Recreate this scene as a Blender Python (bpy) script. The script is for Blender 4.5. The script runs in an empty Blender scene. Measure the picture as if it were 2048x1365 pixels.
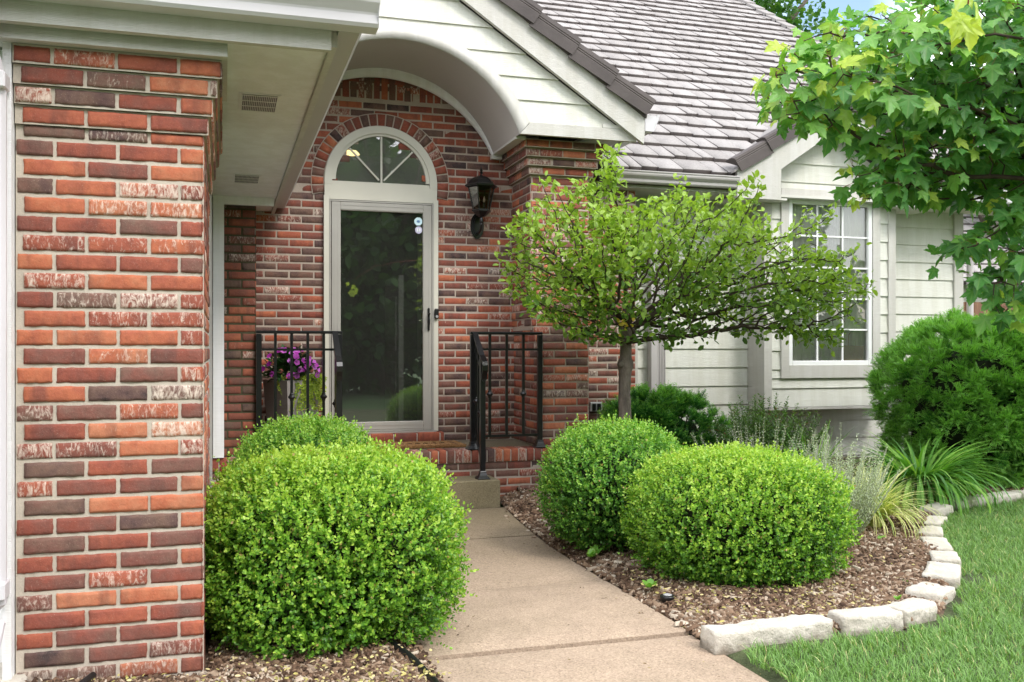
import bpy, math, random
import numpy as np
from mathutils import Vector, noise
random.seed(7)
RNG = np.random.default_rng(11)
R = math.radians
scn = bpy.context.scene

# ------------------------------------------------------------------ camera, world, sun, exposure
cam = bpy.data.cameras.new('camera')
co = bpy.data.objects.new('camera', cam); scn.collection.objects.link(co)
cam.sensor_width = 36.0; cam.lens = 36.0 * 1880 / 2048
cam.shift_y = 15.5 / 2048
cam.clip_start = 0.05; cam.clip_end = 2000
TH = math.atan(577 / 1880.)
co.location = (0, 0, 1.24)
co.rotation_euler = (R(90), 0, -TH)
scn.camera = co

w = bpy.data.worlds.new('World'); scn.world = w; w.use_nodes = True
nt = w.node_tree; nt.nodes.clear()
wo = nt.nodes.new('ShaderNodeOutputWorld'); bg = nt.nodes.new('ShaderNodeBackground')
sky = nt.nodes.new('ShaderNodeTexSky'); sky.sky_type = 'NISHITA'; sky.sun_disc = False
SUN = Vector((0.42, -0.78, 0.95)).normalized()
sky.sun_elevation = math.asin(SUN.z); sky.sun_rotation = math.atan2(SUN.x, SUN.y)
sky.air_density = 1.2; sky.dust_density = 1.5
# broken cloud: white-grey cloud brightness blended over the blue by noise of the direction
tc = nt.nodes.new('ShaderNodeTexCoord'); nz = nt.nodes.new('ShaderNodeTexNoise')
nz.inputs['Scale'].default_value = 2.6; nz.inputs['Detail'].default_value = 7; nz.inputs['Roughness'].default_value = .58
nt.links.new(tc.outputs['Generated'], nz.inputs['Vector'])
cr = nt.nodes.new('ShaderNodeValToRGB'); cr.color_ramp.elements[0].position = .34; cr.color_ramp.elements[1].position = .56
nt.links.new(nz.outputs['Fac'], cr.inputs['Fac'])
mx = nt.nodes.new('ShaderNodeMixRGB'); mx.inputs[2].default_value = (13.0, 13.2, 13.8, 1)
dp = nt.nodes.new('ShaderNodeVectorMath'); dp.operation = 'DOT_PRODUCT'; nt.links.new(tc.outputs['Generated'], dp.inputs[0]); dp.inputs[1].default_value = (0.5552, 0.7650, 0.3263)
gp = nt.nodes.new('ShaderNodeMapRange'); gp.inputs['From Min'].default_value = .9965; gp.inputs['From Max'].default_value = .9995; gp.inputs['To Min'].default_value = 1.0; gp.inputs['To Max'].default_value = .0
nt.links.new(dp.outputs['Value'], gp.inputs['Value'])
gm = nt.nodes.new('ShaderNodeMath'); gm.operation = 'MULTIPLY'; nt.links.new(cr.outputs['Color'], gm.inputs[0]); nt.links.new(gp.outputs[0], gm.inputs[1])   # a break in the cloud
nt.links.new(gm.outputs[0], mx.inputs[0]); nt.links.new(sky.outputs['Color'], mx.inputs[1])
nt.links.new(mx.outputs[0], bg.inputs['Color']); bg.inputs['Strength'].default_value = 0.15
nt.links.new(bg.outputs[0], wo.inputs['Surface'])

sl = bpy.data.lights.new('sun', 'SUN'); sl.energy = 1.2; sl.angle = R(14); sl.color = (1.0, .965, .91)
so = bpy.data.objects.new('sun', sl); scn.collection.objects.link(so)
so.rotation_euler = SUN.to_track_quat('Z', 'Y').to_euler(); so.location = (4, -8, 12)
scn.view_settings.view_transform = 'Standard'; scn.view_settings.look = 'None'
scn.view_settings.exposure = 0.92; scn.view_settings.gamma = 1
scn.cycles.max_bounces = 8; scn.cycles.diffuse_bounces = 4; scn.cycles.glossy_bounces = 3
scn.cycles.transparent_max_bounces = 10; scn.cycles.transmission_bounces = 4
scn.cycles.use_denoising = True

# ------------------------------------------------------------------ materials
def newmat(name):
    m = bpy.data.materials.new(name); m.use_nodes = True
    n = m.node_tree; n.nodes.clear()
    out = n.nodes.new('ShaderNodeOutputMaterial'); p = n.nodes.new('ShaderNodeBsdfPrincipled')
    n.links.new(p.outputs[0], out.inputs[0])
    return m, n, p, out
def N(n, t, **kw):
    x = n.nodes.new(t)
    for k, v in kw.items():
        if k in x.inputs: x.inputs[k].default_value = v
        else: setattr(x, k, v)
    return x
def ramp(n, stops, interp='LINEAR'):
    c = n.nodes.new('ShaderNodeValToRGB'); cr = c.color_ramp; cr.interpolation = interp
    while len(cr.elements) < len(stops): cr.elements.new(.5)
    for e, (p, col) in zip(cr.elements, stops):
        e.position = p; e.color = (*col, 1) if len(col) == 3 else col
    return c
def objcoord(n, scale=(1, 1, 1), rot=(0, 0, 0)):
    t = n.nodes.new('ShaderNodeTexCoord'); mp = n.nodes.new('ShaderNodeMapping')
    mp.inputs['Scale'].default_value = scale; mp.inputs['Rotation'].default_value = rot
    n.links.new(t.outputs['Object'], mp.inputs[0]); return mp
def mix(n, fac, a, b, mode='MIX'):
    m = n.nodes.new('ShaderNodeMixRGB'); m.blend_type = mode
    for i, v in enumerate((fac, a, b)):
        if isinstance(v, (int, float)): m.inputs[i].default_value = v if i == 0 else (v, v, v, 1)
        elif isinstance(v, tuple): m.inputs[i].default_value = (*v, 1)
        else: n.links.new(v, m.inputs[i])
    return m.outputs[0]
def math_(n, op, a, b=None, clamp=False):
    m = n.nodes.new('ShaderNodeMath'); m.operation = op; m.use_clamp = clamp
    for i, v in enumerate((a, b)):
        if v is None: continue
        if isinstance(v, (int, float)): m.inputs[i].default_value = v
        else: n.links.new(v, m.inputs[i])
    return m.outputs[0]
def noise_(n, vec, scale, detail=4, rough=.55, dist=0):
    t = N(n, 'ShaderNodeTexNoise', Scale=scale, Detail=detail, Roughness=rough, Distortion=dist)
    if vec is not None: n.links.new(vec, t.inputs['Vector'])
    return t.outputs['Fac']
def bump(n, p, h, strength=.3, dist=.01, prev=None):
    b = N(n, 'ShaderNodeBump', Strength=strength, Distance=dist); n.links.new(h, b.inputs['Height'])
    if prev is not None: n.links.new(prev, b.inputs['Normal'])
    n.links.new(b.outputs[0], p.inputs['Normal']); return b.outputs[0]

def mat_plain(name, col, rough=.6, var=.12, scale=8, bs=.15, bd=.003, metal=0, grain=None, spec=.4):
    m, n, p, o = newmat(name)
    oc = objcoord(n, grain or (1, 1, 1))
    f = noise_(n, oc.outputs[0], scale, 5)
    d = tuple(c * (1 - var) for c in col); l = tuple(min(1, c * (1 + var)) for c in col)
    r = ramp(n, [(.3, d), (.7, l)]); n.links.new(f, r.inputs[0]); n.links.new(r.outputs[0], p.inputs['Base Color'])
    p.inputs['Roughness'].default_value = rough; p.inputs['Metallic'].default_value = metal
    p.inputs['Specular IOR Level'].default_value = spec
    f2 = noise_(n, oc.outputs[0], scale * 6, 4); bump(n, p, f2, bs, bd)
    return m

def mat_siding(name, col, grainx=3, dirt=.1, amp=.5):
    # painted embossed wood grain board
    m, n, p, o = newmat(name)
    oc = objcoord(n, (grainx, grainx, 26))
    g = noise_(n, oc.outputs[0], 2.3, 6, .6, 1.1)
    wv = N(n, 'ShaderNodeTexWave', Scale=2.2, Distortion=7.0, Detail=3.0); wv.bands_direction = 'Z'
    wv.inputs['Detail Scale'].default_value = 1.6
    n.links.new(oc.outputs[0], wv.inputs['Vector'])
    h = math_(n, 'ADD', math_(n, 'MULTIPLY', wv.outputs['Fac'], .6), g)
    oc2 = objcoord(n, (1, 1, .6)); big = noise_(n, oc2.outputs[0], 1.7, 5)
    r = ramp(n, [(.35, tuple(c * (1 - dirt) for c in col)), (.6, col)]); n.links.new(big, r.inputs[0])
    oc3 = objcoord(n, (7, 7, .45)); sk = ramp(n, [(.42, (.86, .85, .80)), (.60, (1, 1, 1))]); n.links.new(noise_(n, oc3.outputs[0], 1.6, 5, .7), sk.inputs[0])
    c2 = mix(n, .12, mix(n, .55, r.outputs[0], sk.outputs[0], 'MULTIPLY'), g, 'MULTIPLY')
    n.links.new(c2, p.inputs['Base Color']); p.inputs['Roughness'].default_value = .55
    bump(n, p, h, amp, .0055)
    return m

def mat_brick(name, shift=0.0, olive=0.0):
    m, n, p, o = newmat(name)
    a = N(n, 'ShaderNodeAttribute'); a.attribute_name = 'bc'
    sep = n.nodes.new('ShaderNodeSeparateColor'); n.links.new(a.outputs['Color'], sep.inputs[0])
    oc = objcoord(n); v = oc.outputs[0]
    # per-brick offset of the textures
    off = n.nodes.new('ShaderNodeVectorMath'); off.operation = 'MULTIPLY_ADD'
    n.links.new(a.outputs['Color'], off.inputs[0]); off.inputs[1].default_value = (37, 53, 71); n.links.new(v, off.inputs[2])
    vv = off.outputs[0]
    n1 = noise_(n, vv, 9, 5, .6)
    t = math_(n, 'ADD', sep.outputs[0], math_(n, 'MULTIPLY', math_(n, 'SUBTRACT', n1, .5), .75), True)
    r = ramp(n, [(0.0, (.060, .042, .042)), (.06, (.110, .064, .058)), (.18, (.165, .100, .076)), (.34, (.185, .082, .064)),
                 (.52, (.235, .068, .047)), (.72, (.330, .095, .056)), (.88, (.420, .130, .066)), (1, (.440, .170, .092))])
    n.links.new(t, r.inputs[0])
    col = r.outputs[0]
    # dark iron smudge bands across some bricks
    oc3 = objcoord(n, (9, 9, 1.5)); off3 = n.nodes.new('ShaderNodeVectorMath'); off3.operation = 'MULTIPLY_ADD'
    n.links.new(a.outputs['Color'], off3.inputs[0]); off3.inputs[1].default_value = (91, 17, 33); n.links.new(oc3.outputs[0], off3.inputs[2])
    sm = noise_(n, off3.outputs[0], 1.3, 3)
    smr = ramp(n, [(.52, (0, 0, 0)), (.66, (1, 1, 1))]); n.links.new(sm, smr.inputs[0])
    col = mix(n, math_(n, 'MULTIPLY', smr.outputs[0], .42), col, (.085, .045, .040))
    # fine sand speckle
    sp = noise_(n, v, 260, 2, .6)
    spr = ramp(n, [(.62, (0, 0, 0)), (.73, (1, 1, 1))]); n.links.new(sp, spr.inputs[0])
    col = mix(n, math_(n, 'MULTIPLY', spr.outputs[0], .35), col, (.46, .36, .28))
    f = noise_(n, v, 55, 4, .65); col = mix(n, .30, col, mix(n, 1, f, (1.9, 1.9, 1.9), 'MULTIPLY'), 'MULTIPLY')
    # lime wash smears on a share of the bricks
    ocw = objcoord(n, (26, 26, 10)); offw = n.nodes.new('ShaderNodeVectorMath'); offw.operation = 'MULTIPLY_ADD'
    n.links.new(a.outputs['Color'], offw.inputs[0]); offw.inputs[1].default_value = (19, 77, 45); n.links.new(ocw.outputs[0], offw.inputs[2])
    wn = noise_(n, offw.outputs[0], 2.6, 8, .68, 1.2)
    th = math_(n, 'SUBTRACT', wn, math_(n, 'SUBTRACT', 1.0, sep.outputs[1]))
    wm = math_(n, 'MULTIPLY', th, 5.5, True)
    col = mix(n, math_(n, 'MULTIPLY', wm, .80), col, mix(n, f, (.58, .46, .37), (.80, .71, .61)))
    sz = n.nodes.new('ShaderNodeSeparateXYZ'); n.links.new(v, sz.inputs[0])
    dz = math_(n, 'SUBTRACT', .34, math_(n, 'ADD', sz.outputs[2], math_(n, 'MULTIPLY', noise_(n, v, 5, 4), .30)), True)
    col = mix(n, math_(n, 'MULTIPLY', dz, 2.2, True), col, (.10, .072, .050))
    if olive > 0:
        ms = noise_(n, v, 2.2, 5); col = mix(n, math_(n, 'MULTIPLY', ms, olive), col, (.030, .030, .016))  # blends near-black olive blotches over the bricks
    n.links.new(col, p.inputs['Base Color']); p.inputs['Roughness'].default_value = .88; p.inputs['Specular IOR Level'].default_value = .25
    h = math_(n, 'ADD', math_(n, 'MULTIPLY', f, .8), math_(n, 'MULTIPLY', n1, 1.2))
    bump(n, p, h, .75, .005)
    return m

def mat_mortar(name, col, olive=None):
    m, n, p, o = newmat(name); oc = objcoord(n); v = oc.outputs[0]
    f = noise_(n, v, 6, 5); r = ramp(n, [(.3, tuple(c * .8 for c in col)), (.7, col)]); n.links.new(f, r.inputs[0])
    c = mix(n, .35, r.outputs[0], noise_(n, v, 140, 3, .7), 'MULTIPLY')
    c = mix(n, 1, c, (1.2, 1.2, 1.2), 'MULTIPLY')
    n.links.new(c, p.inputs['Base Color']); p.inputs['Roughness'].default_value = .95; p.inputs['Specular IOR Level'].default_value = .15
    bump(n, p, noise_(n, v, 120, 4, .7), .5, .003)
    return m

def mat_concrete(name, base, olive=.3, speck=.5):
    m, n, p, o = newmat(name); oc = objcoord(n); v = oc.outputs[0]
    big = noise_(n, v, 1.1, 6, .6); mid = noise_(n, v, 7, 5, .6); fine = noise_(n, v, 130, 4, .75)
    r = ramp(n, [(.3, tuple(c * .78 for c in base)), (.7, tuple(c * 1.1 for c in base))])
    n.links.new(math_(n, 'ADD', math_(n, 'MULTIPLY', big, .6), math_(n, 'MULTIPLY', mid, .4)), r.inputs[0])
    c = r.outputs[0]
    mr = ramp(n, [(.46, (0, 0, 0)), (.7, (1, 1, 1))]); n.links.new(noise_(n, v, 2.3, 7, .66), mr.inputs[0])
    c = mix(n, math_(n, 'MULTIPLY', mr.outputs[0], olive), c, (.13, .115, .062))  # moss blotches
    sx = n.nodes.new('ShaderNodeSeparateXYZ'); n.links.new(v, sx.inputs[0])     # algae stain on the slabs next to the step
    al = math_(n, 'MULTIPLY', math_(n, 'SUBTRACT', math_(n, 'ADD', sx.outputs[1], math_(n, 'MULTIPLY', mid, 1.6)), 5.5), .55, True)
    c = mix(n, math_(n, 'MULTIPLY', al, .72), c, (.15, .125, .075))
    # exposed aggregate: light and dark grains
    vo = N(n, 'ShaderNodeTexVoronoi', Scale=150.0); n.links.new(v, vo.inputs['Vector'])
    vr = ramp(n, [(0, (.45, .40, .34)), (.35, (.9, .86, .8)), (.7, (1.0, .98, .95)), (1, (1.35, 1.3, 1.22))]); 
    sp2 = n.nodes.new('ShaderNodeSeparateColor'); n.links.new(vo.outputs['Color'], sp2.inputs[0]); n.links.new(sp2.outputs[0], vr.inputs[0])
    c = mix(n, speck, c, vr.outputs[0], 'MULTIPLY')
    fr = ramp(n, [(.30, (.35, .32, .28)), (.5, (1, 1, 1)), (.7, (1.25, 1.22, 1.15))]); n.links.new(fine, fr.inputs[0])
    c = mix(n, .38, c, fr.outputs[0], 'MULTIPLY')
    n.links.new(c, p.inputs['Base Color']); p.inputs['Roughness'].default_value = .92; p.inputs['Specular IOR Level'].default_value = .2
    bump(n, p, math_(n, 'ADD', fine, math_(n, 'MULTIPLY', vo.outputs['Distance'], .8)), .55, .003)
    return m

def mat_leaf(name, stops, rough=.45, trans=.35, spec=.4, tcol=None, vein=False):
    m, n, p, o = newmat(name)
    a = N(n, 'ShaderNodeAttribute'); a.attribute_name = 'tint'
    r = ramp(n, stops); n.links.new(a.outputs['Fac'], r.inputs[0])
    oc = objcoord(n); f = noise_(n, oc.outputs[0], 40, 3)
    c = mix(n, .25, r.outputs[0], mix(n, 1, f, (2, 2, 2), 'MULTIPLY'), 'MULTIPLY')
    if vein:
        av = N(n, 'ShaderNodeAttribute'); av.attribute_name = 'vein'; vp = math_(n, 'POWER', av.outputs['Fac'], 9)
        c = mix(n, math_(n, 'MULTIPLY', vp, .38), c, (.30, .42, .14)); bump(n, p, math_(n, 'ADD', math_(n, 'MULTIPLY', av.outputs['Fac'], .5), noise_(n, oc.outputs[0], 90, 3)), .35, .004)
    n.links.new(c, p.inputs['Base Color']); p.inputs['Roughness'].default_value = rough
    p.inputs['Specular IOR Level'].default_value = spec
    t = n.nodes.new('ShaderNodeBsdfTranslucent')
    tm = mix(n, 1, c, tcol or (1.5, 1.55, .7), 'MULTIPLY'); n.links.new(tm, t.inputs[0])
    ms = n.nodes.new('ShaderNodeMixShader'); ms.inputs[0].default_value = trans
    n.links.new(p.outputs[0], ms.inputs[1]); n.links.new(t.outputs[0], ms.inputs[2]); n.links.new(ms.outputs[0], o.inputs[0])
    return m

def mat_tint(name, stops, rough=.85, bs=.3):
    m, n, p, o = newmat(name)
    a = N(n, 'ShaderNodeAttribute'); a.attribute_name = 'tint'
    r = ramp(n, stops); n.links.new(a.outputs['Fac'], r.inputs[0])
    oc = objcoord(n); f = noise_(n, oc.outputs[0], 60, 4, .7)
    n.links.new(mix(n, .5, r.outputs[0], mix(n, 1, f, (2, 2, 2), 'MULTIPLY'), 'MULTIPLY'), p.inputs['Base Color'])
    p.inputs['Roughness'].default_value = rough; p.inputs['Specular IOR Level'].default_value = .2
    bump(n, p, noise_(n, oc.outputs[0], 160, 3), bs, .002)
    return m

def mat_glass(name, tint=(.9, .95, .93), refl=1.0, pale_veil=0.0):
    m, n, p, o = newmat(name); n.nodes.remove(p)
    fr = N(n, 'ShaderNodeFresnel', IOR=1.52); g = N(n, 'ShaderNodeBsdfGlossy', Roughness=.01); t = n.nodes.new('ShaderNodeBsdfTransparent')
    t.inputs[0].default_value = (*tint, 1)
    oc = objcoord(n); b = N(n, 'ShaderNodeBump', Strength=.02, Distance=.02); n.links.new(noise_(n, oc.outputs[0], 3, 2), b.inputs['Height'])
    n.links.new(b.outputs[0], g.inputs['Normal'])
    ms = n.nodes.new('ShaderNodeMixShader'); n.links.new(math_(n, 'MULTIPLY', fr.outputs[0], 2.0 * refl, True), ms.inputs[0])
    n.links.new(g.outputs[0], ms.inputs[2]); n.links.new(ms.outputs[0], o.inputs[0])
    df = n.nodes.new('ShaderNodeBsdfDiffuse'); df.inputs[0].default_value = (.62, .62, .56, 1); m2 = n.nodes.new('ShaderNodeMixShader')  # pale diffuse veil lifts dark panes, standing in for reflected and room light
    n.links.new(math_(n, 'MULTIPLY', math_(n, 'ADD', noise_(n, oc.outputs[0], 5, 5), .5), pale_veil), m2.inputs[0]); n.links.new(t.outputs[0], m2.inputs[1]); n.links.new(df.outputs[0], m2.inputs[2]); n.links.new(m2.outputs[0], ms.inputs[1])
    return m
def mat_emit(name, col, s):
    m, n, p, o = newmat(name); n.nodes.remove(p); e = N(n, 'ShaderNodeEmission', Strength=s); e.inputs[0].default_value = (*col, 1)
    n.links.new(e.outputs[0], o.inputs[0]); return m

M = {}
M['brick'] = mat_brick('brick'); M['brick_dark'] = mat_brick('brick_dark_olive', olive=.75)
M['mortar'] = mat_mortar('mortar', (.53, .465, .385)); M['mortar_back'] = mat_mortar('mortar_pinkish', (.46, .38, .315)); M['mortar_dark'] = mat_mortar('mortar_dark_olive', (.075, .070, .040))
M['siding'] = mat_siding('cream_siding', (.74, .735, .665), 3, .07, .45)
M['trim'] = mat_siding('taupe_trim', (.57, .55, .51), 4, .06, .35)
M['trimv'] = mat_plain('smooth_trim', (.56, .545, .50), .6, .05, 3, .1)
M['vault'] = mat_plain('vault_paint', (.50, .465, .44), .55, .04, 2, .05)
M['soffit'] = mat_siding('soffit_board', (.87, .87, .88), 2, .08, .25)
M['gutter'] = mat_plain('gutter_metal', (.60, .58, .60), .38, .05, 2, .03)
M['gutter_dk'] = mat_plain('gutter_taupe', (.46, .43, .42), .42, .05, 2, .03)
M['doorpaint'] = mat_plain('door_cream', (.56, .54, .46), .5, .05, 3, .05)
M['doormetal'] = mat_plain('door_aluminium', (.36, .345, .31), .4, .05, 3, .04)
M['white'] = mat_plain('white_vinyl', (.80, .80, .79), .4, .03, 3, .03)
M['black'] = mat_plain('black_iron', (.008, .008, .009), .28, .2, 20, .05, spec=.6)
M['blackplastic'] = mat_plain('black_plastic', (.012, .012, .012), .35, .1, 5, .02)
M['shake'] = mat_tint('roof_shake', [(0, (.262, .244, .232)), (.5, (.292, .273, .261)), (1, (.325, .306, .294))], .9, .2)
M['raketile'] = mat_plain('rake_tile_brown', (.070, .057, .053), .7, .25, 3, .4, .004, grain=(1, 1, 1))
M['concrete'] = mat_concrete('path_concrete', (.42, .325, .245), .18, .5)
M['concrete_step'] = mat_concrete('step_concrete', (.36, .31, .21), .62, .4)
M['landing'] = mat_concrete('landing_concrete', (.36, .32, .25), .4, .3)
M['stone'] = mat_plain('limestone', (.50, .45, .37), .9, .16, 9, .9, .012)
def mat_stone():
    m, n, p, o = newmat('limestone'); t = n.nodes.new('ShaderNodeTexCoord'); v = t.outputs['Object']
    f = noise_(n, v, 9, 6, .65); r = ramp(n, [(.3, (.50, .45, .37)), (.7, (.68, .63, .55))]); n.links.new(f, r.inputs[0])
    sx = n.nodes.new('ShaderNodeSeparateXYZ'); n.links.new(v, sx.inputs[0]); ge = n.nodes.new('ShaderNodeNewGeometry'); sg = n.nodes.new('ShaderNodeSeparateXYZ'); n.links.new(ge.outputs['Position'], sg.inputs[0])
    st = math_(n, 'MULTIPLY', math_(n, 'SUBTRACT', .040, math_(n, 'ADD', sg.outputs[2], math_(n, 'MULTIPLY', math_(n, 'SUBTRACT', noise_(n, v, 14, 5), .5), -.10))), 22, True)
    c = mix(n, math_(n, 'MULTIPLY', st, .75), r.outputs[0], (.13, .095, .060))
    mo = ramp(n, [(.60, (0, 0, 0)), (.72, (1, 1, 1))]); n.links.new(noise_(n, v, 5, 6, .7), mo.inputs[0]); c = mix(n, math_(n, 'MULTIPLY', mo.outputs[0], .45), c, (.20, .19, .12))
    n.links.new(c, p.inputs['Base Color']); p.inputs['Roughness'].default_value = .95
    bump(n, p, math_(n, 'ADD', noise_(n, v, 30, 6, .7), f), 1.0, .016); return m
M['stone'] = mat_stone()
M['soil'] = mat_plain('mulch_soil', (.12, .078, .052), .95, .45, 14, .9, .02)
M['lawn'] = mat_plain('lawn_soil', (.07, .085, .035), .95, .4, 12, .9, .02)
M['field'] = mat_plain('far_grass', (.06, .11, .035), .95, .35, 1.2, .6, .02)
M['chip'] = mat_tint('mulch_chip', [(0, (.045, .026, .017)), (.3, (.135, .080, .050)), (.6, (.235, .155, .100)), (.85, (.37, .285, .210)), (1, (.52, .44, .345))])
M['litter'] = mat_tint('fallen_leaf', [(0, (.22, .20, .06)), (.5, (.42, .36, .12)), (1, (.50, .42, .24))])
M['bark'] = mat_plain('bark_grey', (.150, .125, .100), .95, .4, 22, 1.0, .01, grain=(1, 1, .3))
M['twig'] = mat_plain('twig_brown', (.060, .042, .030), .9, .3, 20, .3)
M['redtwig'] = mat_plain('red_petiole', (.24, .055, .035), .7, .3, 20, .1)
M['core'] = mat_plain('bush_dark_core', (.014, .020, .006), 1, .4, 30, .8, .02)
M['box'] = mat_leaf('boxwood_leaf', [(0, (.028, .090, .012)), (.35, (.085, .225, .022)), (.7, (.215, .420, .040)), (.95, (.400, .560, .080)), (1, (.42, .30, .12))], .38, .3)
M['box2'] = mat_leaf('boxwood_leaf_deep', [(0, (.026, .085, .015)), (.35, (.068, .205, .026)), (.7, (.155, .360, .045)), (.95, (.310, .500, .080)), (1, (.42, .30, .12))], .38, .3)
M['yew'] = mat_leaf('yew_needle', [(0, (.008, .040, .012)), (.42, (.026, .115, .026)), (.72, (.075, .270, .042)), (1, (.230, .500, .080))], .4, .22)
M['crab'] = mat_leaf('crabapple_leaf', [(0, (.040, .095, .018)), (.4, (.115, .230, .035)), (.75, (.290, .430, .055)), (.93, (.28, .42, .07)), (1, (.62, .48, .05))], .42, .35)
M['maple'] = mat_leaf('maple_leaf', [(0, (.040, .135, .034)), (.45, (.090, .265, .058)), (.75, (.200, .410, .070)), (1, (.430, .540, .070))], .42, .38, vein=True)
M['tree'] = mat_leaf('tree_leaf', [(0, (.018, .060, .012)), (.5, (.040, .120, .020)), (1, (.100, .210, .035))], .5, .35)
M['grass'] = mat_leaf('lawn_blade', [(0, (.070, .145, .035)), (.4, (.150, .290, .070)), (.75, (.250, .420, .120)), (.95, (.40, .52, .20)), (1, (.60, .54, .27))], .5, .3)
M['lily'] = mat_leaf('daylily_blade', [(0, (.060, .190, .032)), (.5, (.150, .370, .055)), (1, (.300, .520, .095))], .4, .35)
M['varg'] = mat_leaf('variegated_blade', [(0, (.20, .34, .08)), (.4, (.52, .58, .20)), (1, (.80, .77, .42))], .45, .35)
M['sage'] = mat_leaf('sage_leaf', [(0, (.26, .33, .20)), (.5, (.44, .52, .35)), (1, (.62, .66, .50))], .7, .25)
M['nandina'] = mat_leaf('shrub_leaf', [(0, (.040, .095, .028)), (.5, (.095, .200, .050)), (.88, (.15, .26, .06)), (1, (.22, .10, .05))], .45, .3)
M['jenny'] = mat_leaf('creeper_leaf', [(0, (.18, .30, .03)), (1, (.50, .58, .08))], .5, .35)
M['darkleaf'] = mat_leaf('impatiens_leaf', [(0, (.012, .040, .012)), (1, (.035, .090, .025))], .35, .15)
M['petal'] = mat_leaf('purple_petal', [(0, (.22, .012, .22)), (.6, (.45, .04, .42)), (1, (.62, .20, .66))], .55, .3, tcol=(1.2, .6, 1.2))
M['planter'] = mat_plain('planter_taupe', (.30, .275, .26), .6, .08, 6, .2, grain=(1, 1, 14))
M['coir'] = mat_plain('coir_fibre', (.40, .215, .085), 1, .4, 90, 1.0, .01)
M['glass'] = mat_glass('window_glass', (.97, .98, .97), 1.5, .10); M['glass_fan'] = mat_glass('fanlight_glass', (.90, .94, .90), 2.5, .17); M['glass_dark'] = mat_glass('storm_door_glass', (.84, .88, .85), 3.2, .035)
M['smoke'] = mat_glass('lantern_glass', (.50, .46, .40), .15)
M['bulb'] = mat_plain('bulb_glass', (.80, .74, .62), .15, .02, 3, 0)
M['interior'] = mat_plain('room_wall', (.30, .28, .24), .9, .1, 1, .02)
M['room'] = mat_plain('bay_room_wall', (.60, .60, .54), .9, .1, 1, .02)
M['curtain'] = mat_leaf('sheer_curtain', [(0, (.86, .88, .86)), (1, (.92, .93, .92))], .8, .4, tcol=(1, 1, 1))
M['drape'] = mat_plain('taupe_drape', (.72, .71, .64), .9, .1, 3, .1)
M['paper'] = mat_plain('kraft_paper', (.42, .24, .11), .9, .1, 5, .1)
M['fencewood'] = mat_plain('fence_wood', (.22, .12, .075), .9, .3, 4, .4, grain=(6, 6, .6))
M['lamp_on'] = mat_emit('lamp_glow', (1, .70, .30), 1.6)
M['stick_a'] = mat_plain('sticker_pale_blue', (.58, .76, .82), .4, .02, 3, 0); M['stick_b'] = mat_plain('sticker_lilac', (.52, .50, .66), .4, .02, 3, 0)
M['stick_i'] = mat_plain('sticker_ink', (.10, .22, .40), .4, .02, 3, 0)
M['blue'] = mat_plain('faded_teal_plastic', (.34, .50, .46), .5, .05, 5, .05)
M['grey'] = mat_plain('grey_plastic', (.38, .38, .38), .4, .05, 5, .05)
M['matline'] = mat_plain('mat_print', (.05, .035, .02), 1, .2, 40, .3)

# ------------------------------------------------------------------ object helpers
def link(o): scn.collection.objects.link(o); return o
def thing(name, label, cat, loc=(0, 0, 0), group=None):
    o = link(bpy.data.objects.new(name, None)); o.location = loc; o['label'] = label; o['category'] = cat
    if group: o['group'] = group
    o.empty_display_size = .1
    return o
def tag(o, label=None, cat=None, group=None, kind=None):
    if label: o['label'] = label
    if cat: o['category'] = cat
    if group: o['group'] = group
    if kind: o['kind'] = kind
    return o
def parent(o, p):
    if p is not None:
        o.parent = p; pl = Vector((0, 0, 0)); q = p
        while q is not None: pl += q.location; q = q.parent
        o.location = -pl                      # every mesh is written in world coordinates
    return o

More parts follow.
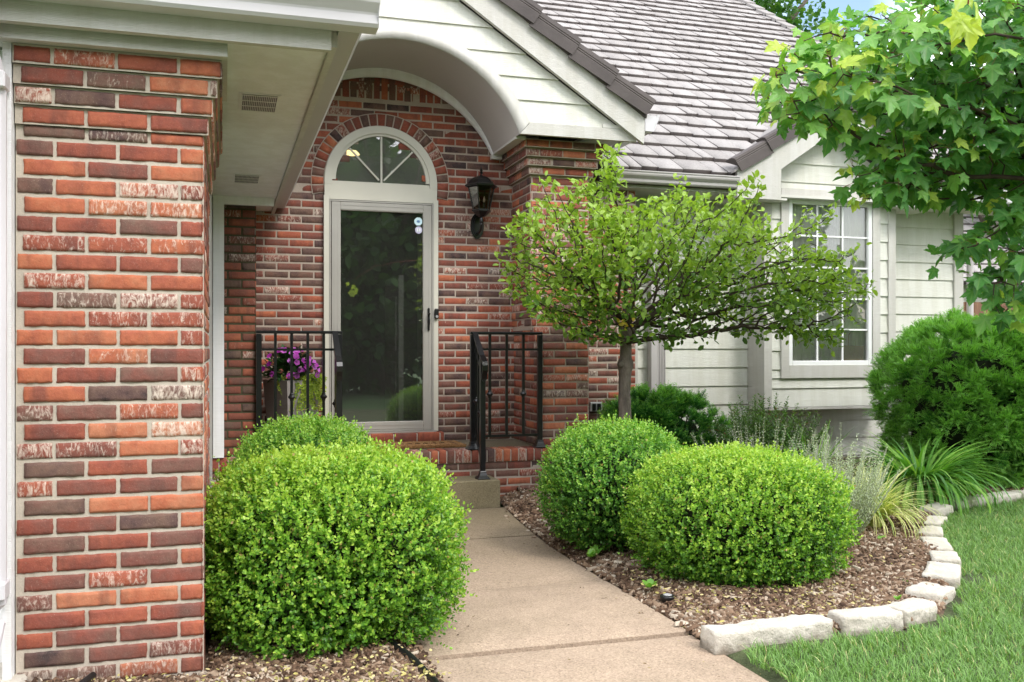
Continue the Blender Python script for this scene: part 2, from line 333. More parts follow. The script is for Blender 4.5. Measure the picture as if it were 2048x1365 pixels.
class MB:
    def __init__(s): s.v = []; s.f = []; s.mi = []; s.m = 0; s.cut = []
    def add(s, vs, fs):
        s.cut.append((len(s.v), len(s.f))); b = len(s.v); s.v += [tuple(v) for v in vs]; s.f += [tuple(b + i for i in f) for f in fs]; s.mi += [s.m] * len(fs)
    def box(s, x0, x1, y0, y1, z0, z1, bev=0):
        if bev > 0:
            b = bev; pts = []
            for z, ins in ((z0, b), (z0 + b, 0), (z1 - b, 0), (z1, b)):
                for (x, y) in ((x0 + ins, y0 + ins + (0 if ins else 0)), (x1 - ins, y0 + ins), (x1 - ins, y1 - ins), (x0 + ins, y1 - ins)):
                    pts.append((x, y, z))
            # chamfer vertical edges too
            ring = []
            for z, ins in ((z0, b), (z0 + b, 0), (z1 - b, 0), (z1, b)):
                ring += [(x0 + ins + b, y0 + ins, z), (x1 - ins - b, y0 + ins, z), (x1 - ins, y0 + ins + b, z), (x1 - ins, y1 - ins - b, z),
                         (x1 - ins - b, y1 - ins, z), (x0 + ins + b, y1 - ins, z), (x0 + ins, y1 - ins - b, z), (x0 + ins, y0 + ins + b, z)]
            fs = [tuple(range(7, -1, -1)), tuple(range(24, 32))]
            for r in range(3):
                for i in range(8):
                    j = (i + 1) % 8; fs.append((r * 8 + i, r * 8 + j, (r + 1) * 8 + j, (r + 1) * 8 + i))
            s.add(ring, fs); return
        s.add([(x0, y0, z0), (x1, y0, z0), (x1, y1, z0), (x0, y1, z0), (x0, y0, z1), (x1, y0, z1), (x1, y1, z1), (x0, y1, z1)],
              [(3, 2, 1, 0), (4, 5, 6, 7), (0, 1, 5, 4), (1, 2, 6, 5), (2, 3, 7, 6), (3, 0, 4, 7)])
    def prism(s, poly, y0, y1):            # poly in (x, z), extruded along y
        n = len(poly); v = [(x, y0, z) for x, z in poly] + [(x, y1, z) for x, z in poly]
        s.add(v, [tuple(range(n)), tuple(range(2 * n - 1, n - 1, -1))] + [(i, n + i, n + (i + 1) % n, (i + 1) % n) for i in range(n)])
    def prismx(s, poly, x0, x1):           # poly in (y, z), extruded along x
        n = len(poly); v = [(x0, y, z) for y, z in poly] + [(x1, y, z) for y, z in poly]
        s.add(v, [tuple(range(n - 1, -1, -1)), tuple(range(n, 2 * n))] + [(i, (i + 1) % n, n + (i + 1) % n, n + i) for i in range(n)])
    def lathe(s, prof, c, k=16, ax=(0, 0, 1), rot=0, cap=True):
        az = Vector(ax).normalized(); t = Vector((1, 0, 0)) if abs(az.x) < .9 else Vector((0, 1, 0))
        u = az.cross(t).normalized(); w_ = az.cross(u); c = Vector(c); vs = []
        for r, h in prof:
            for i in range(k):
                a = rot + 2 * math.pi * i / k; vs.append(c + u * (r * math.cos(a)) + w_ * (r * math.sin(a)) + az * h)
        fs = [(j * k + i, j * k + (i + 1) % k, (j + 1) * k + (i + 1) % k, (j + 1) * k + i) for j in range(len(prof) - 1) for i in range(k)]
        if cap: fs += [tuple(range(k - 1, -1, -1)), tuple(range((len(prof) - 1) * k, len(prof) * k))]
        s.add(vs, fs)
    def tube(s, pts, r, k=8, rot=0, flat=1.0):
        pts = [Vector(p) for p in pts]; vs = []; up = Vector((0, 0, 1))
        for i, p in enumerate(pts):
            d = (pts[min(i + 1, len(pts) - 1)] - pts[max(i - 1, 0)]).normalized()
            u = d.cross(up if abs(d.z) < .95 else Vector((0, 1, 0))).normalized(); w_ = u.cross(d)
            rr = r[i] if isinstance(r, (list, tuple)) else r
            for j in range(k):
                a = rot + 2 * math.pi * j / k; vs.append(p + u * (rr * math.cos(a)) + w_ * (rr * flat * math.sin(a)))
        fs = [(i * k + j, i * k + (j + 1) % k, (i + 1) * k + (j + 1) % k, (i + 1) * k + j) for i in range(len(pts) - 1) for j in range(k)]
        fs += [tuple(range(k - 1, -1, -1)), tuple(range((len(pts) - 1) * k, len(pts) * k))]
        s.add(vs, fs)
    def each(s, name, mats, par=None):
        cut = s.cut + [(len(s.v), len(s.f))]
        for (v0, f0), (v1, f1) in zip(cut[:-1], cut[1:]):
            q = MB(); q.v = s.v[v0:v1]; q.f = [tuple(i - v0 for i in f) for f in s.f[f0:f1]]; q.mi = s.mi[f0:f1]; q.build(name, mats, par)
    def build(s, name, mats, par=None, smooth=False):
        me = bpy.data.meshes.new(name); me.from_pydata(s.v, [], s.f); me.update()
        for m in (mats if isinstance(mats, (list, tuple)) else [mats]): me.materials.append(M[m] if isinstance(m, str) else m)
        if any(s.mi): me.polygons.foreach_set('material_index', s.mi)
        if smooth: me.polygons.foreach_set('use_smooth', [True] * len(me.polygons))
        o = link(bpy.data.objects.new(name, me)); return parent(o, par)

def npmesh(name, V, F, mats, par=None, attrs=None, smooth=False, mi=None):
    """V (n,3), F (m,k)"""
    V = np.asarray(V, np.float32); F = np.asarray(F, np.int32); k = F.shape[1]
    me = bpy.data.meshes.new(name); me.vertices.add(len(V)); me.vertices.foreach_set('co', V.ravel())
    me.loops.add(F.size); me.loops.foreach_set('vertex_index', F.ravel())
    me.polygons.add(len(F)); me.polygons.foreach_set('loop_start', np.arange(0, F.size, k, dtype=np.int32))
    if smooth: me.polygons.foreach_set('use_smooth', np.ones(len(F), bool))
    for m in (mats if isinstance(mats, (list, tuple)) else [mats]): me.materials.append(M[m])
    if mi is not None: me.polygons.foreach_set('material_index', np.asarray(mi, np.int32))
    for an, av in (attrs or {}).items():
        av = np.asarray(av, np.float32)
        if av.ndim == 1: a = me.attributes.new(an, 'FLOAT', 'POINT'); a.data.foreach_set('value', av)
        else: a = me.attributes.new(an, 'FLOAT_COLOR', 'POINT'); a.data.foreach_set('color', np.c_[av, np.ones(len(av))].astype(np.float32).ravel())
    me.update(calc_edges=True); me.validate()
    o = link(bpy.data.objects.new(name, me)); return parent(o, par)

def nrm(a): return a / np.maximum(np.linalg.norm(a, axis=-1, keepdims=True), 1e-9)
def leafcloud(tv, tf, pos, d, nn, size, tint, width=None):
    """place template leaves (x = along d, y = across, z = normal)"""
    d = nrm(d); s = nrm(np.cross(nn, d)); n2 = np.cross(d, s)
    size = np.broadcast_to(size, (len(pos),))[:, None]; wd = size if width is None else np.broadcast_to(width, (len(pos),))[:, None]
    V = pos[:, None, :] + (tv[None, :, 0:1] * size[:, None]) * d[:, None] + (tv[None, :, 1:2] * wd[:, None]) * s[:, None] + (tv[None, :, 2:3] * size[:, None]) * n2[:, None]
    k = len(tv); F = tf[None] + (np.arange(len(pos)) * k)[:, None, None]
    return V.reshape(-1, 3), F.reshape(-1, tf.shape[1]), np.repeat(np.asarray(tint), k)
class Cloud:
    def __init__(s): s.V = []; s.F = []; s.T = []; s.n = 0
    def add(s, V, F, T): s.V.append(V); s.F.append(F + s.n); s.T.append(T); s.n += len(V)
    def build(s, name, mat, par=None, smooth=False):
        return npmesh(name, np.vstack(s.V), np.vstack(s.F), mat, par, {'tint': np.clip(np.concatenate(s.T), 0, 1)}, smooth)
OVAL_V = np.array([(0, 0, 0), (.32, .24, .05), (.74, .20, .05), (1, 0, -.03), (.74, -.20, .05), (.32, -.24, .05)], float)
OVAL_F = np.array([(0, 3, 2, 1), (0, 5, 4, 3)])
ROUND_V = np.array([(0, 0, 0), (.30, .33, .06), (.78, .28, .06), (1, 0, -.02), (.78, -.28, .06), (.30, -.33, .06)], float)
NEED_V = np.array([(0, 0, 0), (.5, .5, 0), (1, 0, 0), (.5, -.5, 0)], float); NEED_F = np.array([(0, 3, 2, 1)])
def rsph(n): return nrm(RNG.normal(size=(n, 3)))
def lump(dr, seed, f=3.0, k=9):
    r = np.random.default_rng(seed); out = np.zeros(len(dr))
    for i in range(k):
        a = r.normal(size=3) * f * (1 + i * .35); out += np.sin(dr @ a + r.uniform(0, 6.28)) / (1 + i * .5)
    return out / 3.2

# ------------------------------------------------------------------ brick walls
CH, BP, MJ = .0677, .2075, .0100
def brick_wall(name, segs, par, mat='brick', mort='mortar', nx=7, nz=4, dep=.010, rgh=.0012, whit=.16, bias=0.0, seed=1):
    """segs: list of dict(o=origin xyz, u=unit dir, n=outward normal, w=width, z0, z1, skip=fn(u0,u1,z0,z1)->bool, bond=offset, bw=pitch, soldier=set(rows))
    bricks are rounded, slightly irregular caps standing proud of a recessed mortar plane"""
    r = np.random.default_rng(seed); V = []; F = []; A = []; MI = []; nv = 0
    gx, gz = np.meshgrid(np.arange(nx), np.arange(nz)); gx = gx.ravel(); gz = gz.ravel()
    quad = np.array([(j * nx + i, j * nx + i + 1, (j + 1) * nx + i + 1, (j + 1) * nx + i) for j in range(nz - 1) for i in range(nx - 1)])
    def brick(o, u, n, a0, a1, z0, z1, zdir=(0, 0, 1), flip=False):
        nonlocal nv
        L, Hh = a1 - a0, z1 - z0; e = min(.0072, L * .2)
        xs = np.concatenate([[0, e * .35], np.linspace(e * 1.6, L - e * 1.6, nx - 4) if nx > 5 else [L / 2], [L - e * .35, L]])[:nx]
        if nx <= 5: xs = np.array([0, e * .6, L / 2, L - e * .6, L])[:nx]
        zs = np.concatenate([[0, e * .5], np.linspace(e * 1.8, Hh - e * 1.8, nz - 4), [Hh - e * .5, Hh]]) if nz > 4 else np.array([0, e * .8, Hh - e * .8, Hh])
        X = xs[gx]; Z = zs[gz]
        bx = (gx == 0) | (gx == nx - 1); bz = (gz == 0) | (gz == nz - 1)
        h = np.where(bx | bz, -dep, 0.0)
        rx = (gx == 1) | (gx == nx - 2); rz = (gz == 1) | (gz == nz - 2)
        h = np.where(~(bx | bz) & (rx | rz), -.0018, h)
        cx = np.where(bx & bz, 1, 0) * e * 1.1
        X = X + np.where(gx == 0, cx, -cx); Z = Z + np.where(gz == 0, cx, -cx)
        X = X + r.normal(0, rgh, len(X)); Z = Z + r.normal(0, rgh, len(Z)); h = h + np.where(bx | bz, 0, r.normal(0, rgh * .8, len(h)))
        h = h + r.normal(0, .0012)
        o_ = np.array(o); P = o_ + np.outer(a0 + X, u) + np.outer(z0 + Z, zdir) + np.outer(h, n)
        V.append(P); F.append(quad[:, ::-1] + nv if flip else quad + nv); nv += len(P)
        t = np.clip(r.beta(1.5, 1.35) + bias, .10, 1); t = t if r.random() > .05 else r.uniform(0, .2)
        wh = r.uniform(.44, .60) if r.random() < whit else r.uniform(.0, .40)
        A.append(np.tile([t, wh, r.random()], (len(P), 1))); MI.extend([0] * len(quad))
    for s in segs:
        o = np.array(s['o'], float); u = np.array(s['u'], float); n = np.array(s['n'], float); W = s['w']; bw = s.get('bw', BP)
        flip = np.dot(np.cross(u, (0, 0, 1)), n) < 0
        z0, z1 = s['z0'], s['z1']; skip = s.get('skip'); rows = int(math.ceil((z1 - z0) / CH - 1e-6)); st = s.get('step', {})
        if s.get('mortar', True):
            # recessed mortar plane, gridded so that holes can be left out
            gxn = max(1, int(W / .1)); gzn = max(1, int((z1 - z0) / .1))
            for i in range(gxn):
                for j in range(gzn):
                    a0, a1 = W * i / gxn, W * (i + 1) / gxn; b0, b1 = z0 + (z1 - z0) * j / gzn, z0 + (z1 - z0) * (j + 1) / gzn
                    if skip and skip(a0, a1, b0, b1): continue
                    P = np.array([o + u * a + np.array((0, 0, b)) - n * (dep * .62) for a, b in ((a0, b0), (a1, b0), (a1, b1), (a0, b1))])
                    V.append(P); F.append((np.array([(3, 2, 1, 0)]) if flip else np.array([(0, 1, 2, 3)])) + nv); nv += 4
                    A.append(np.zeros((4, 3))); MI.append(1)
        row0 = int(s.get('row0', 0))
        for k in range(rows):
            b0 = z0 + k * CH + MJ / 2; b1 = min(z0 + (k + 1) * CH - MJ / 2, z1)
            if b1 - b0 < .02: continue
            if k in s.get('soldier', ()):
                x = 0
                while x < W - .02:
                    if not (skip and skip(x, x + .0565, b0, b0 + .19)): brick(o, u, n, x, min(x + .0565, W), b0, b0 + .195, flip=flip)
                    x += CH
                continue
            off = s.get('bond', 0) + (0 if (k + row0) % 2 == 0 else bw / 2)
            x = -bw * 2 + off % bw
            dn = st.get(k, 0)
            while x < W:
                a0, a1 = max(x + MJ / 2, MJ * .3), min(x + bw - MJ / 2, W - MJ * .3)
                x += bw
                if a1 - a0 < .02: continue
                if skip and skip(a0, a1, b0, b1): continue
                brick(o + n * dn, u, n, a0 + r.normal(0, .001), a1 + r.normal(0, .001), b0, b1, flip=flip)
    V = np.vstack(V); F = np.vstack(F)
    return npmesh(name, V, F, [mat, mort], par, {'bc': np.vstack(A)}, False, MI)

house = thing('brick_house', 'red brick and cream siding house with an arched entry porch and brown shake roof', 'house', (2.5, 8.2, 0))
X1, Y1, Z1 = (1, 0, 0), (0, 1, 0), (0, 0, 1)

# --- garage pillar at left
PX0, PX1, PY = -.705, -.07, 3.70
ztop = 2.308; nrows = 30
zc = ztop - 4 * CH
segs = [dict(o=(PX0, PY, 0), u=X1, n=(0, -1, 0), w=PX1 - PX0, z0=-.04, z1=zc, bond=.02, row0=0, bw=.2112),
        dict(o=(PX1, PY, 0), u=Y1, n=(1, 0, 0), w=1.45, z0=-.04, z1=zc, bond=.104, row0=0)]
for k in range(4):
    e = .016 * (k + 1); zz = zc + k * CH; f = e * .9
    segs.append(dict(o=(PX0, PY - f, 0), u=X1, n=(0, -1, 0), w=PX1 - PX0 + e, z0=zz, z1=zz + CH, bond=.02 + .1056 * (k % 2), bw=.2112))
    segs.append(dict(o=(PX1 + e, PY - f, 0), u=Y1, n=(1, 0, 0), w=1.45, z0=zz, z1=zz + CH, bond=.104 * (k % 2)))
brick_wall('brick_pillar', segs, house, nx=12, nz=7, dep=.011, rgh=.0010, whit=.30, bias=.06, seed=5)
mb = MB()
for k in range(4):                       # undersides of the corbel courses
    e = .016 * (k + 1); zz = zc + k * CH
    mb.box(PX0 + .001, PX1 + e - .0075, PY - e * .9 + .0075, PY + 1.4, zz + .0035, zz + CH - .001)
mb.build('corbel_course', 'mortar', house)

# --- entry back wall, with door opening
BY = 8.20
def skip_back(a0, a1, b0, b1):
    x0, x1 = a0 - .1, a1 - .1
    inside = x0 > .80 and x1 < 1.845
    if inside and b1 < 2.72 and b0 > .40: return True
    cx, cz = 1.32, 2.69
    if b0 > 2.60 and all(math.hypot(x - cx, z - cz) < .50 for x in (x0, x1) for z in (b0, b1)): return True
    return False
brick_wall('entry_wall', [dict(o=(-.1, BY, 0), u=X1, n=(0, -1, 0), w=2.75, z0=.415, z1=3.416, bond=.115, skip=skip_back),
                          dict(o=(-.1, BY, 0), u=X1, n=(0, -1, 0), w=2.75, z0=3.416, z1=3.70, soldier={0, 3}, skip=skip_back)],
           house, mort='mortar_back', nx=6, nz=4, dep=.008, whit=.16, bias=-.10, seed=9)
# brick ring round the fanlight
def ring(name, cx, cz, r0, r1, y, n, a0, a1, par, seed=3):
    r = np.random.default_rng(seed); V = []; F = []; A = []; MI = []; nv = 0
    for i in range(n):
        b0 = a0 + (a1 - a0) * i / n + .008; b1 = a0 + (a1 - a0) * (i + 1) / n - .008
        P = []
        for rr, aa, h in ((r0, (b0, b1), .016), (r0 + .006, (b0 + .006, b1 - .006), 0), (r1 - .006, (b0 + .005, b1 - .005), 0), (r1, (b0, b1), .016)):
            for a in (aa[0] if h else aa[0], aa[1]): P.append((cx + rr * math.cos(a), y + h + r.normal(0, .001), cz + rr * math.sin(a)))
        # outline ring + cap
        f = [(0, 1, 3, 2), (2, 3, 5, 4), (4, 5, 7, 6)]
        sd = [(cx + rr * math.cos(b), y + .016, cz + rr * math.sin(b)) for b in (b0 - .002, b1 + .002) for rr in (r0, r1)]
        P += sd; f += [(2, 4, 9, 8), (5, 3, 10, 11)]
        V.append(np.array(P)); F += [tuple(q + nv for q in ff) for ff in f]; nv += len(P)
        A.append(np.tile([np.clip(r.beta(2, 1.8) - .05, 0, 1), r.uniform(.4, .6) if r.random() < .12 else .2, r.random()], (len(P), 1))); MI += [0] * len(f)
    K = 40
    P = [(cx + rr * math.cos(a0 + (a1 - a0) * i / K), y + .007, cz + rr * math.sin(a0 + (a1 - a0) * i / K)) for i in range(K + 1) for rr in (r0 - .004, r1 + .004)]
    V.append(np.array(P)); F += [(nv + 2 * i, nv + 2 * i + 1, nv + 2 * i + 3, nv + 2 * i + 2) for i in range(K)]; A.append(np.zeros((len(P), 3))); MI += [1] * K
    return npmesh(name, np.vstack(V), np.array([f if len(f) == 4 else (*f, f[-1]) for f in F]), ['brick', 'mortar_back'], par, {'bc': np.vstack(A)}, False, MI)
ring('brick_arch', 1.32, 2.69, .497, .603, BY - .016, 27, R(-12), R(192), house)

# --- porch piers
LX = 2.51
def pier_right():
    segs = [dict(o=(LX + .025, 7.535, 0), u=X1, n=(0, -1, 0), w=3.0 - LX - .02, z0=.415, z1=1.295, bond=.05),
            dict(o=(LX + .025, 7.535, 0), u=Y1, n=(-1, 0, 0), w=.70, z0=.415, z1=1.295, bond=.10)]
    for k in range(3):
        e = .045 * (k + 1); zz = 1.295 + k * CH
        segs += [dict(o=(LX + .02 - .006 * k, 7.535 + e * .8, 0), u=X1, n=(0, -1, 0), w=3.0 - LX + .01 * k, z0=zz, z1=zz + CH, bond=.05 + .1 * (k % 2)),
                 dict(o=(LX + .02 - .006 * k, 7.535 + e * .8, 0), u=Y1, n=(-1, 0, 0), w=.70 - e, z0=zz, z1=zz + CH, bond=.1 * (k % 2))]
    zb = 1.295 + 3 * CH
    zc2 = 3.0 - 4 * CH
    segs += [dict(o=(LX, 7.64, 0), u=X1, n=(0, -1, 0), w=3.045 - LX, z0=zb, z1=zc2, bond=.12),
             dict(o=(LX, 7.64, 0), u=Y1, n=(-1, 0, 0), w=.56, z0=zb, z1=zc2, bond=.02)]
    for k in range(4):
        e = .026 * (k + 1); zz = zc2 + k * CH; f = .042 * (k + 1)
        segs += [dict(o=(LX - e, 7.64 - f, 0), u=X1, n=(0, -1, 0), w=3.045 - LX + 2 * e, z0=zz, z1=zz + CH, bond=.12 + .1 * (k % 2)),
                 dict(o=(LX - e, 7.64 - f, 0), u=Y1, n=(-1, 0, 0), w=.56 + f, z0=zz, z1=zz + CH, bond=.02 + .1 * (k % 2))]
    brick_wall('brick_pier', segs, house, mort='mortar_back', nx=7, nz=5, dep=.009, whit=.22, bias=.03, seed=21)
    m = MB()
    for k in range(3):
        e = .045 * (k + 1); zz = 1.295 + k * CH; m.box(LX + .03, 2.99, 7.545 + e * .8, 8.19, zz - .04, zz + CH - .006)
    for k in range(4):
        e = .026 * (k + 1); zz = zc2 + k * CH; f = .042 * (k + 1)
        m.box(LX - e + .0062, 3.045 + e - .0062, 7.64 - f + .0062, 8.19, zz + .004, zz + CH - .002)
    m.box(LX + .012, 3.035, 7.65, 8.19, 1.4, 2.99); m.box(LX + .035, 2.99, 7.545, 8.19, .0, 1.29)
    m.build('corbel_course', 'mortar_back', house)
pier_right()
def pier_left():
    segs = [dict(o=(-.10, 7.50, 0), u=X1, n=(0, -1, 0), w=.34, z0=.415, z1=2.40, bond=.13),
            dict(o=(.24, 7.50, 0), u=Y1, n=(1, 0, 0), w=.70, z0=.415, z1=3.0, bond=.05)]
    brick_wall('brick_pier', segs, house, mat='brick_dark', mort='mortar_dark', nx=7, nz=5, dep=.009, whit=.14, bias=-.06, seed=33)  # same brick, blotched darker, with dark olive mortar
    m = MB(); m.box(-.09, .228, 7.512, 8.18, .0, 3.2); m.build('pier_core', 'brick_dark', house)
pier_left()
# wing wall right of the porch, back plane
brick_wall('wing_wall', [dict(o=(3.0, 8.14, 0), u=X1, n=(0, -1, 0), w=.72, z0=-.04, z1=2.9, bond=.02)], house, mort='mortar_back', nx=6, nz=4, dep=.008, whit=.14, bias=-.12, seed=40)

# --- white post / side wall of the garage
mb = MB(); mb.box(-.30, PX1 - .01, 5.15, 8.2, -.03, 2.42); mb.build('side_wall', 'trim', house)
mb = MB(); mb.box(-.075, .004, 7.40, 7.49, .42, 2.40); mb.build('corner_board', 'soffit', house)
mb = MB(); mb.box(-.40, PX0 - .004, 3.64, 3.9, -.0, 2.34) if False else mb.box(PX0 - .032, PX0 - .004, 3.655, 3.9, 0, 2.345); mb.build('corner_board', 'soffit', house)
mb = MB(); mb.box(-1.6, PX0 - .03, 3.86, 3.92, 0, 2.34); mb.build('garage_door', 'white', house)

# --- garage eave: frieze, soffit with vents, fascia, gutters
mb = MB(); mb.box(-1.7, .014, 3.60, 3.72, 2.310, 2.392); mb.box(-.018, .014, 3.722, 4.25, 2.310, 2.392); mb.each('frieze_board', 'trim', house)
sof = MB(); sof.box(-1.7, .3835, 3.58, 8.16, 2.395, 2.42); soffit = sof.build('soffit', 'soffit', house)
mb = MB(); mb.box(.245, .38, 7.43, 7.49, 2.335, 2.394) if False else mb.box(-.02, .37, 7.42, 7.47, 2.335, 2.394); mb.build('frieze_board', 'soffit', house)
def vent(cx, cy, wx, wy):
    m = MB(); m.box(cx - wx / 2 - .014, cx + wx / 2 + .014, cy - wy / 2 - .018, cy + wy / 2 + .018, 2.391, 2.3945); m.m = 1
    m.box(cx - wx / 2, cx + wx / 2, cy - wy / 2, cy + wy / 2, 2.3895, 2.3905); m.m = 0  # black sheet stands in for the shade behind the slats
    n = 19
    for i in range(n + 1):
        x = cx - wx / 2 + wx * i / n; m.box(x - .0012, x + .0012, cy - wy / 2, cy + wy / 2, 2.3875, 2.389)
    for j in (0, 1, 2, 3):
        y = cy - wy / 2 + wy * j / 3; m.box(cx - wx / 2, cx + wx / 2, y - .004, y + .004, 2.3855, 2.3874)
    o = m.build('vent', ['soffit', 'black'], soffit)
vent(.16, 4.56, .155, .29); vent(.15, 6.62, .155, .29)
mb = MB(); mb.box(-1.7, .384, 3.545, 3.578, 2.352, 2.50); mb.build('fascia_board', 'trim', house)
mb = MB(); mb.box(.3845, .41, 3.579, 8.15, 2.375, 2.50); mb.build('fascia_board', 'trim', house)
def kgutter(axis, a0, a1, off, z, par, mat, depth=.115, h=.115, name='gutter'):
    prof = [(0, 0), (depth * .62, 0), (depth * .70, .012), (depth * .72, h * .38), (depth * .95, h * .66), (depth, h * .80), (depth, h), (depth + .008, h + .002), (depth + .008, h + .012), (depth - .014, h + .012), (depth - .014, h + .004), (depth * .88, h * .72), (depth * .64, .02), (.006, .012), (.006, h + .01), (0, h + .01)]
    m = MB()
    if axis == 'x': m.prismx([(off - d, z + hh) for d, hh in prof], a0, a1)
    else:
        m.prism([(off + d, z + hh) for d, hh in prof][::-1], a0, a1)
    # end caps
    if axis == 'x': m.prismx([(off - d, z + hh) for d, hh in (prof[0], prof[2], prof[5], prof[6], prof[15])], a0 + .001, a0 + .004); m.prismx([(off - d, z + hh) for d, hh in (prof[0], prof[2], prof[5], prof[6], prof[15])], a1 - .004, a1 - .001)
    else: m.prism([(off + d, z + hh) for d, hh in (prof[0], prof[2], prof[5], prof[6], prof[15])][::-1], a1 - .004, a1 - .001); m.prism([(off + d, z + hh) for d, hh in (prof[0], prof[2], prof[5], prof[6], prof[15])][::-1], a0 + .001, a0 + .004)
    return m.build(name, mat, par)
kgutter('x', -1.7, .548, 3.543, 2.425, house, 'gutter', .125, .12)
kgutter('y', 3.546, 8.15, .412, 2.425, house, 'gutter_dk', .125, .12)
# unseen garage roof (hip), added so no light comes in from above
mb = MB()
mb.add([(-4, 3.40, 2.53), (.50, 3.40, 2.53), (.50, 9.5, 2.53), (-4, 9.5, 2.53), (-4, 6.6, 4.6), (-2.4, 6.6, 4.6), (-2.4, 8.0, 4.6), (-4, 8, 4.6)],
       [(0, 1, 5, 4), (1, 2, 6, 5), (4, 5, 6, 7), (2, 3, 7, 6), (3, 2, 1, 0)]); mb.build('garage_roof', 'raketile', house)
mb = MB()
mb.box(-3.5, PX0 - .1, 3.95, 4.0, 0, 2.4); mb.build('garage_wall', 'siding', house)

# --- left downspout with elbows
mb = MB()
def dspout(pts, rx=.036, ry=.026, name='downspout', mat='gutter', par=house):
    m = MB(); m.tube(pts, rx, 12, R(15), ry / rx); return m.build(name, mat, par, False)
dspout([(-.80, 3.50, 2.44), (-.80, 3.51, 2.38), (-.785, 3.56, 2.30), (-.765, 3.60, 2.22), (-.757, 3.615, 2.15), (-.757, 3.615, .36), (-.757, 3.60, .30), (-.765, 3.55, .22), (-.79, 3.48, .14)], .042, .034)
m = MB()
for z in (2.13, .38): m.box(-.804, -.712, 3.566, 3.652, z, z + .06, .006)
m.each('downspout_strap', 'gutter', house); m = MB()
for k in range(9): m.tube([(-.775 - .003 * k, 3.585 - .010 * k, 2.19 + .014 * k), (-.776 - .003 * k, 3.584 - .010 * k, 2.194 + .014 * k)], .047, 12)
m.build('downspout_elbow', 'gutter', house)

# --- arch gable
GC = (1.33, 2.62, 1.06)     # vault circle
GY = 7.36
def arcpts(c, r, a0, a1, n): return [(c[0] + r * math.cos(a0 + (a1 - a0) * i / n), c[1] + r * math.sin(a0 + (a1 - a0) * i / n)) for i in range(n + 1)]
aS = math.asin((3.0 - GC[1]) / GC[2])
vi = arcpts(GC, GC[2], aS, math.pi - aS, 48)
V = [(x, y, z) for y in (GY, 8.17) for x, z in vi]; n_ = len(vi)
F = [(i, i + 1, n_ + i + 1, n_ + i) for i in range(n_ - 1)]
V2 = [(x, y, z) for y in (GY, 8.17) for x, z in arcpts(GC, GC[2] + .05, aS, math.pi - aS, 48)]
F2 = [(2 * n_ + i + 1, 2 * n_ + i, 3 * n_ + i, 3 * n_ + i + 1) for i in range(n_ - 1)]
npmesh('arch_vault', V + V2, F + F2, 'vault', house, smooth=True)
# little trim roll along the back of the vault
bi = arcpts((1.31, 2.48), 1.122, math.asin(.47 / 1.122), math.pi - math.asin(.47 / 1.122), 48); bo = arcpts(GC, GC[2] - .002, math.asin(.33 / 1.06), math.pi - math.asin(.33 / 1.06), 48)
mb = MB(); V = []; F = []
for (x0, z0), (x1, z1) in zip(bi, bo): V += [(x0, 8.13, z0), (x1, 8.13, z1), (x0, 8.17, z0)]
for i in range(48): F += [(3 * i, 3 * i + 1, 3 * i + 4, 3 * i + 3), (3 * i + 2, 3 * i, 3 * i + 3, 3 * i + 5)]
npmesh('vault_trim', V, F, 'soffit', house)
mb = MB(); mb.box(2.318, 2.405, 7.45, 8.17, 2.985, 3.01); mb.box(2.30, 2.40, 8.12, 8.165, 2.945, 2.984); mb.build('spring_board', 'trimv', house)
# arch band on the gable face
ro = arcpts((1.335, 2.60), 1.178, math.asin(.50 / 1.178), math.pi - math.asin(.50 / 1.178), 48); ri = arcpts(GC, GC[2] + .0005, aS, math.pi - aS, 48)
V = []; F = []
for (x0, z0), (x1, z1) in zip(ri, ro): V += [(x0, GY - .03, z0), (x1, GY - .03, z1), (x0, GY + .002, z0), (x1, GY + .002, z1)]
for i in range(48): F += [(4 * i, 4 * i + 4, 4 * i + 5, 4 * i + 1), (4 * i + 2, 4 * i + 6, 4 * i + 4, 4 * i), (4 * i + 1, 4 * i + 5, 4 * i + 7, 4 * i + 3)]
npmesh('arch_trim', V, F, 'trim', house)
mb = MB()
for s in (1, -1):
    f = lambda x: 1.33 + s * (x - 1.33)
    P = [(f(2.321), 3.001), (f(3.36), 3.001), (f(3.30), 3.098), (f(2.41), 3.10)]
    mb.prism(P if s > 0 else P[::-1], GY - .028, GY + .01)
mb.each('frieze_board', 'trim', house)
# siding boards on the gable
def lap(m, xl, xr, z0, z1, y, lip=.014, back=.0, nz=5):
    """one lap board whose left/right ends follow functions of z"""
    zs = [z0 + (z1 - z0) * i / nz for i in range(nz + 1)]; v = []; f = []
    for z in zs:
        t = (z - z0) / (z1 - z0); yy = y - lip * (1 - t)
        a, b = xl(z), xr(z)
        if b < a: b = a
        v += [(a, yy, z), (b, yy, z)]
    for i in range(nz): f.append((2 * i, 2 * i + 1, 2 * i + 3, 2 * i + 2))
    v += [(xl(z0), y, z0), (xr(z0), y, z0)]; k = len(v) - 2; f.append((k, k + 1, 1, 0))
    m.add(v, f)
EXP = .188
rk = lambda z: 1.33 + (4.36 - z) / .667
mb = MB(); z = 3.096
while z < 4.3:
    zt = min(z + EXP, 4.32)
    def xa(zz):
        d = 1.115 ** 2 - (zz - 2.62) ** 2
        return 1.33 + (math.sqrt(d) if d > 0 else 0)
    lap(mb, xa, lambda q: rk(q), z, zt, GY, nz=8); lap(mb, lambda q: 2.66 - rk(q), lambda q: 2.66 - xa(q), z, zt, GY, nz=8)
    z += EXP
mb.build('gable_siding', 'siding', house)
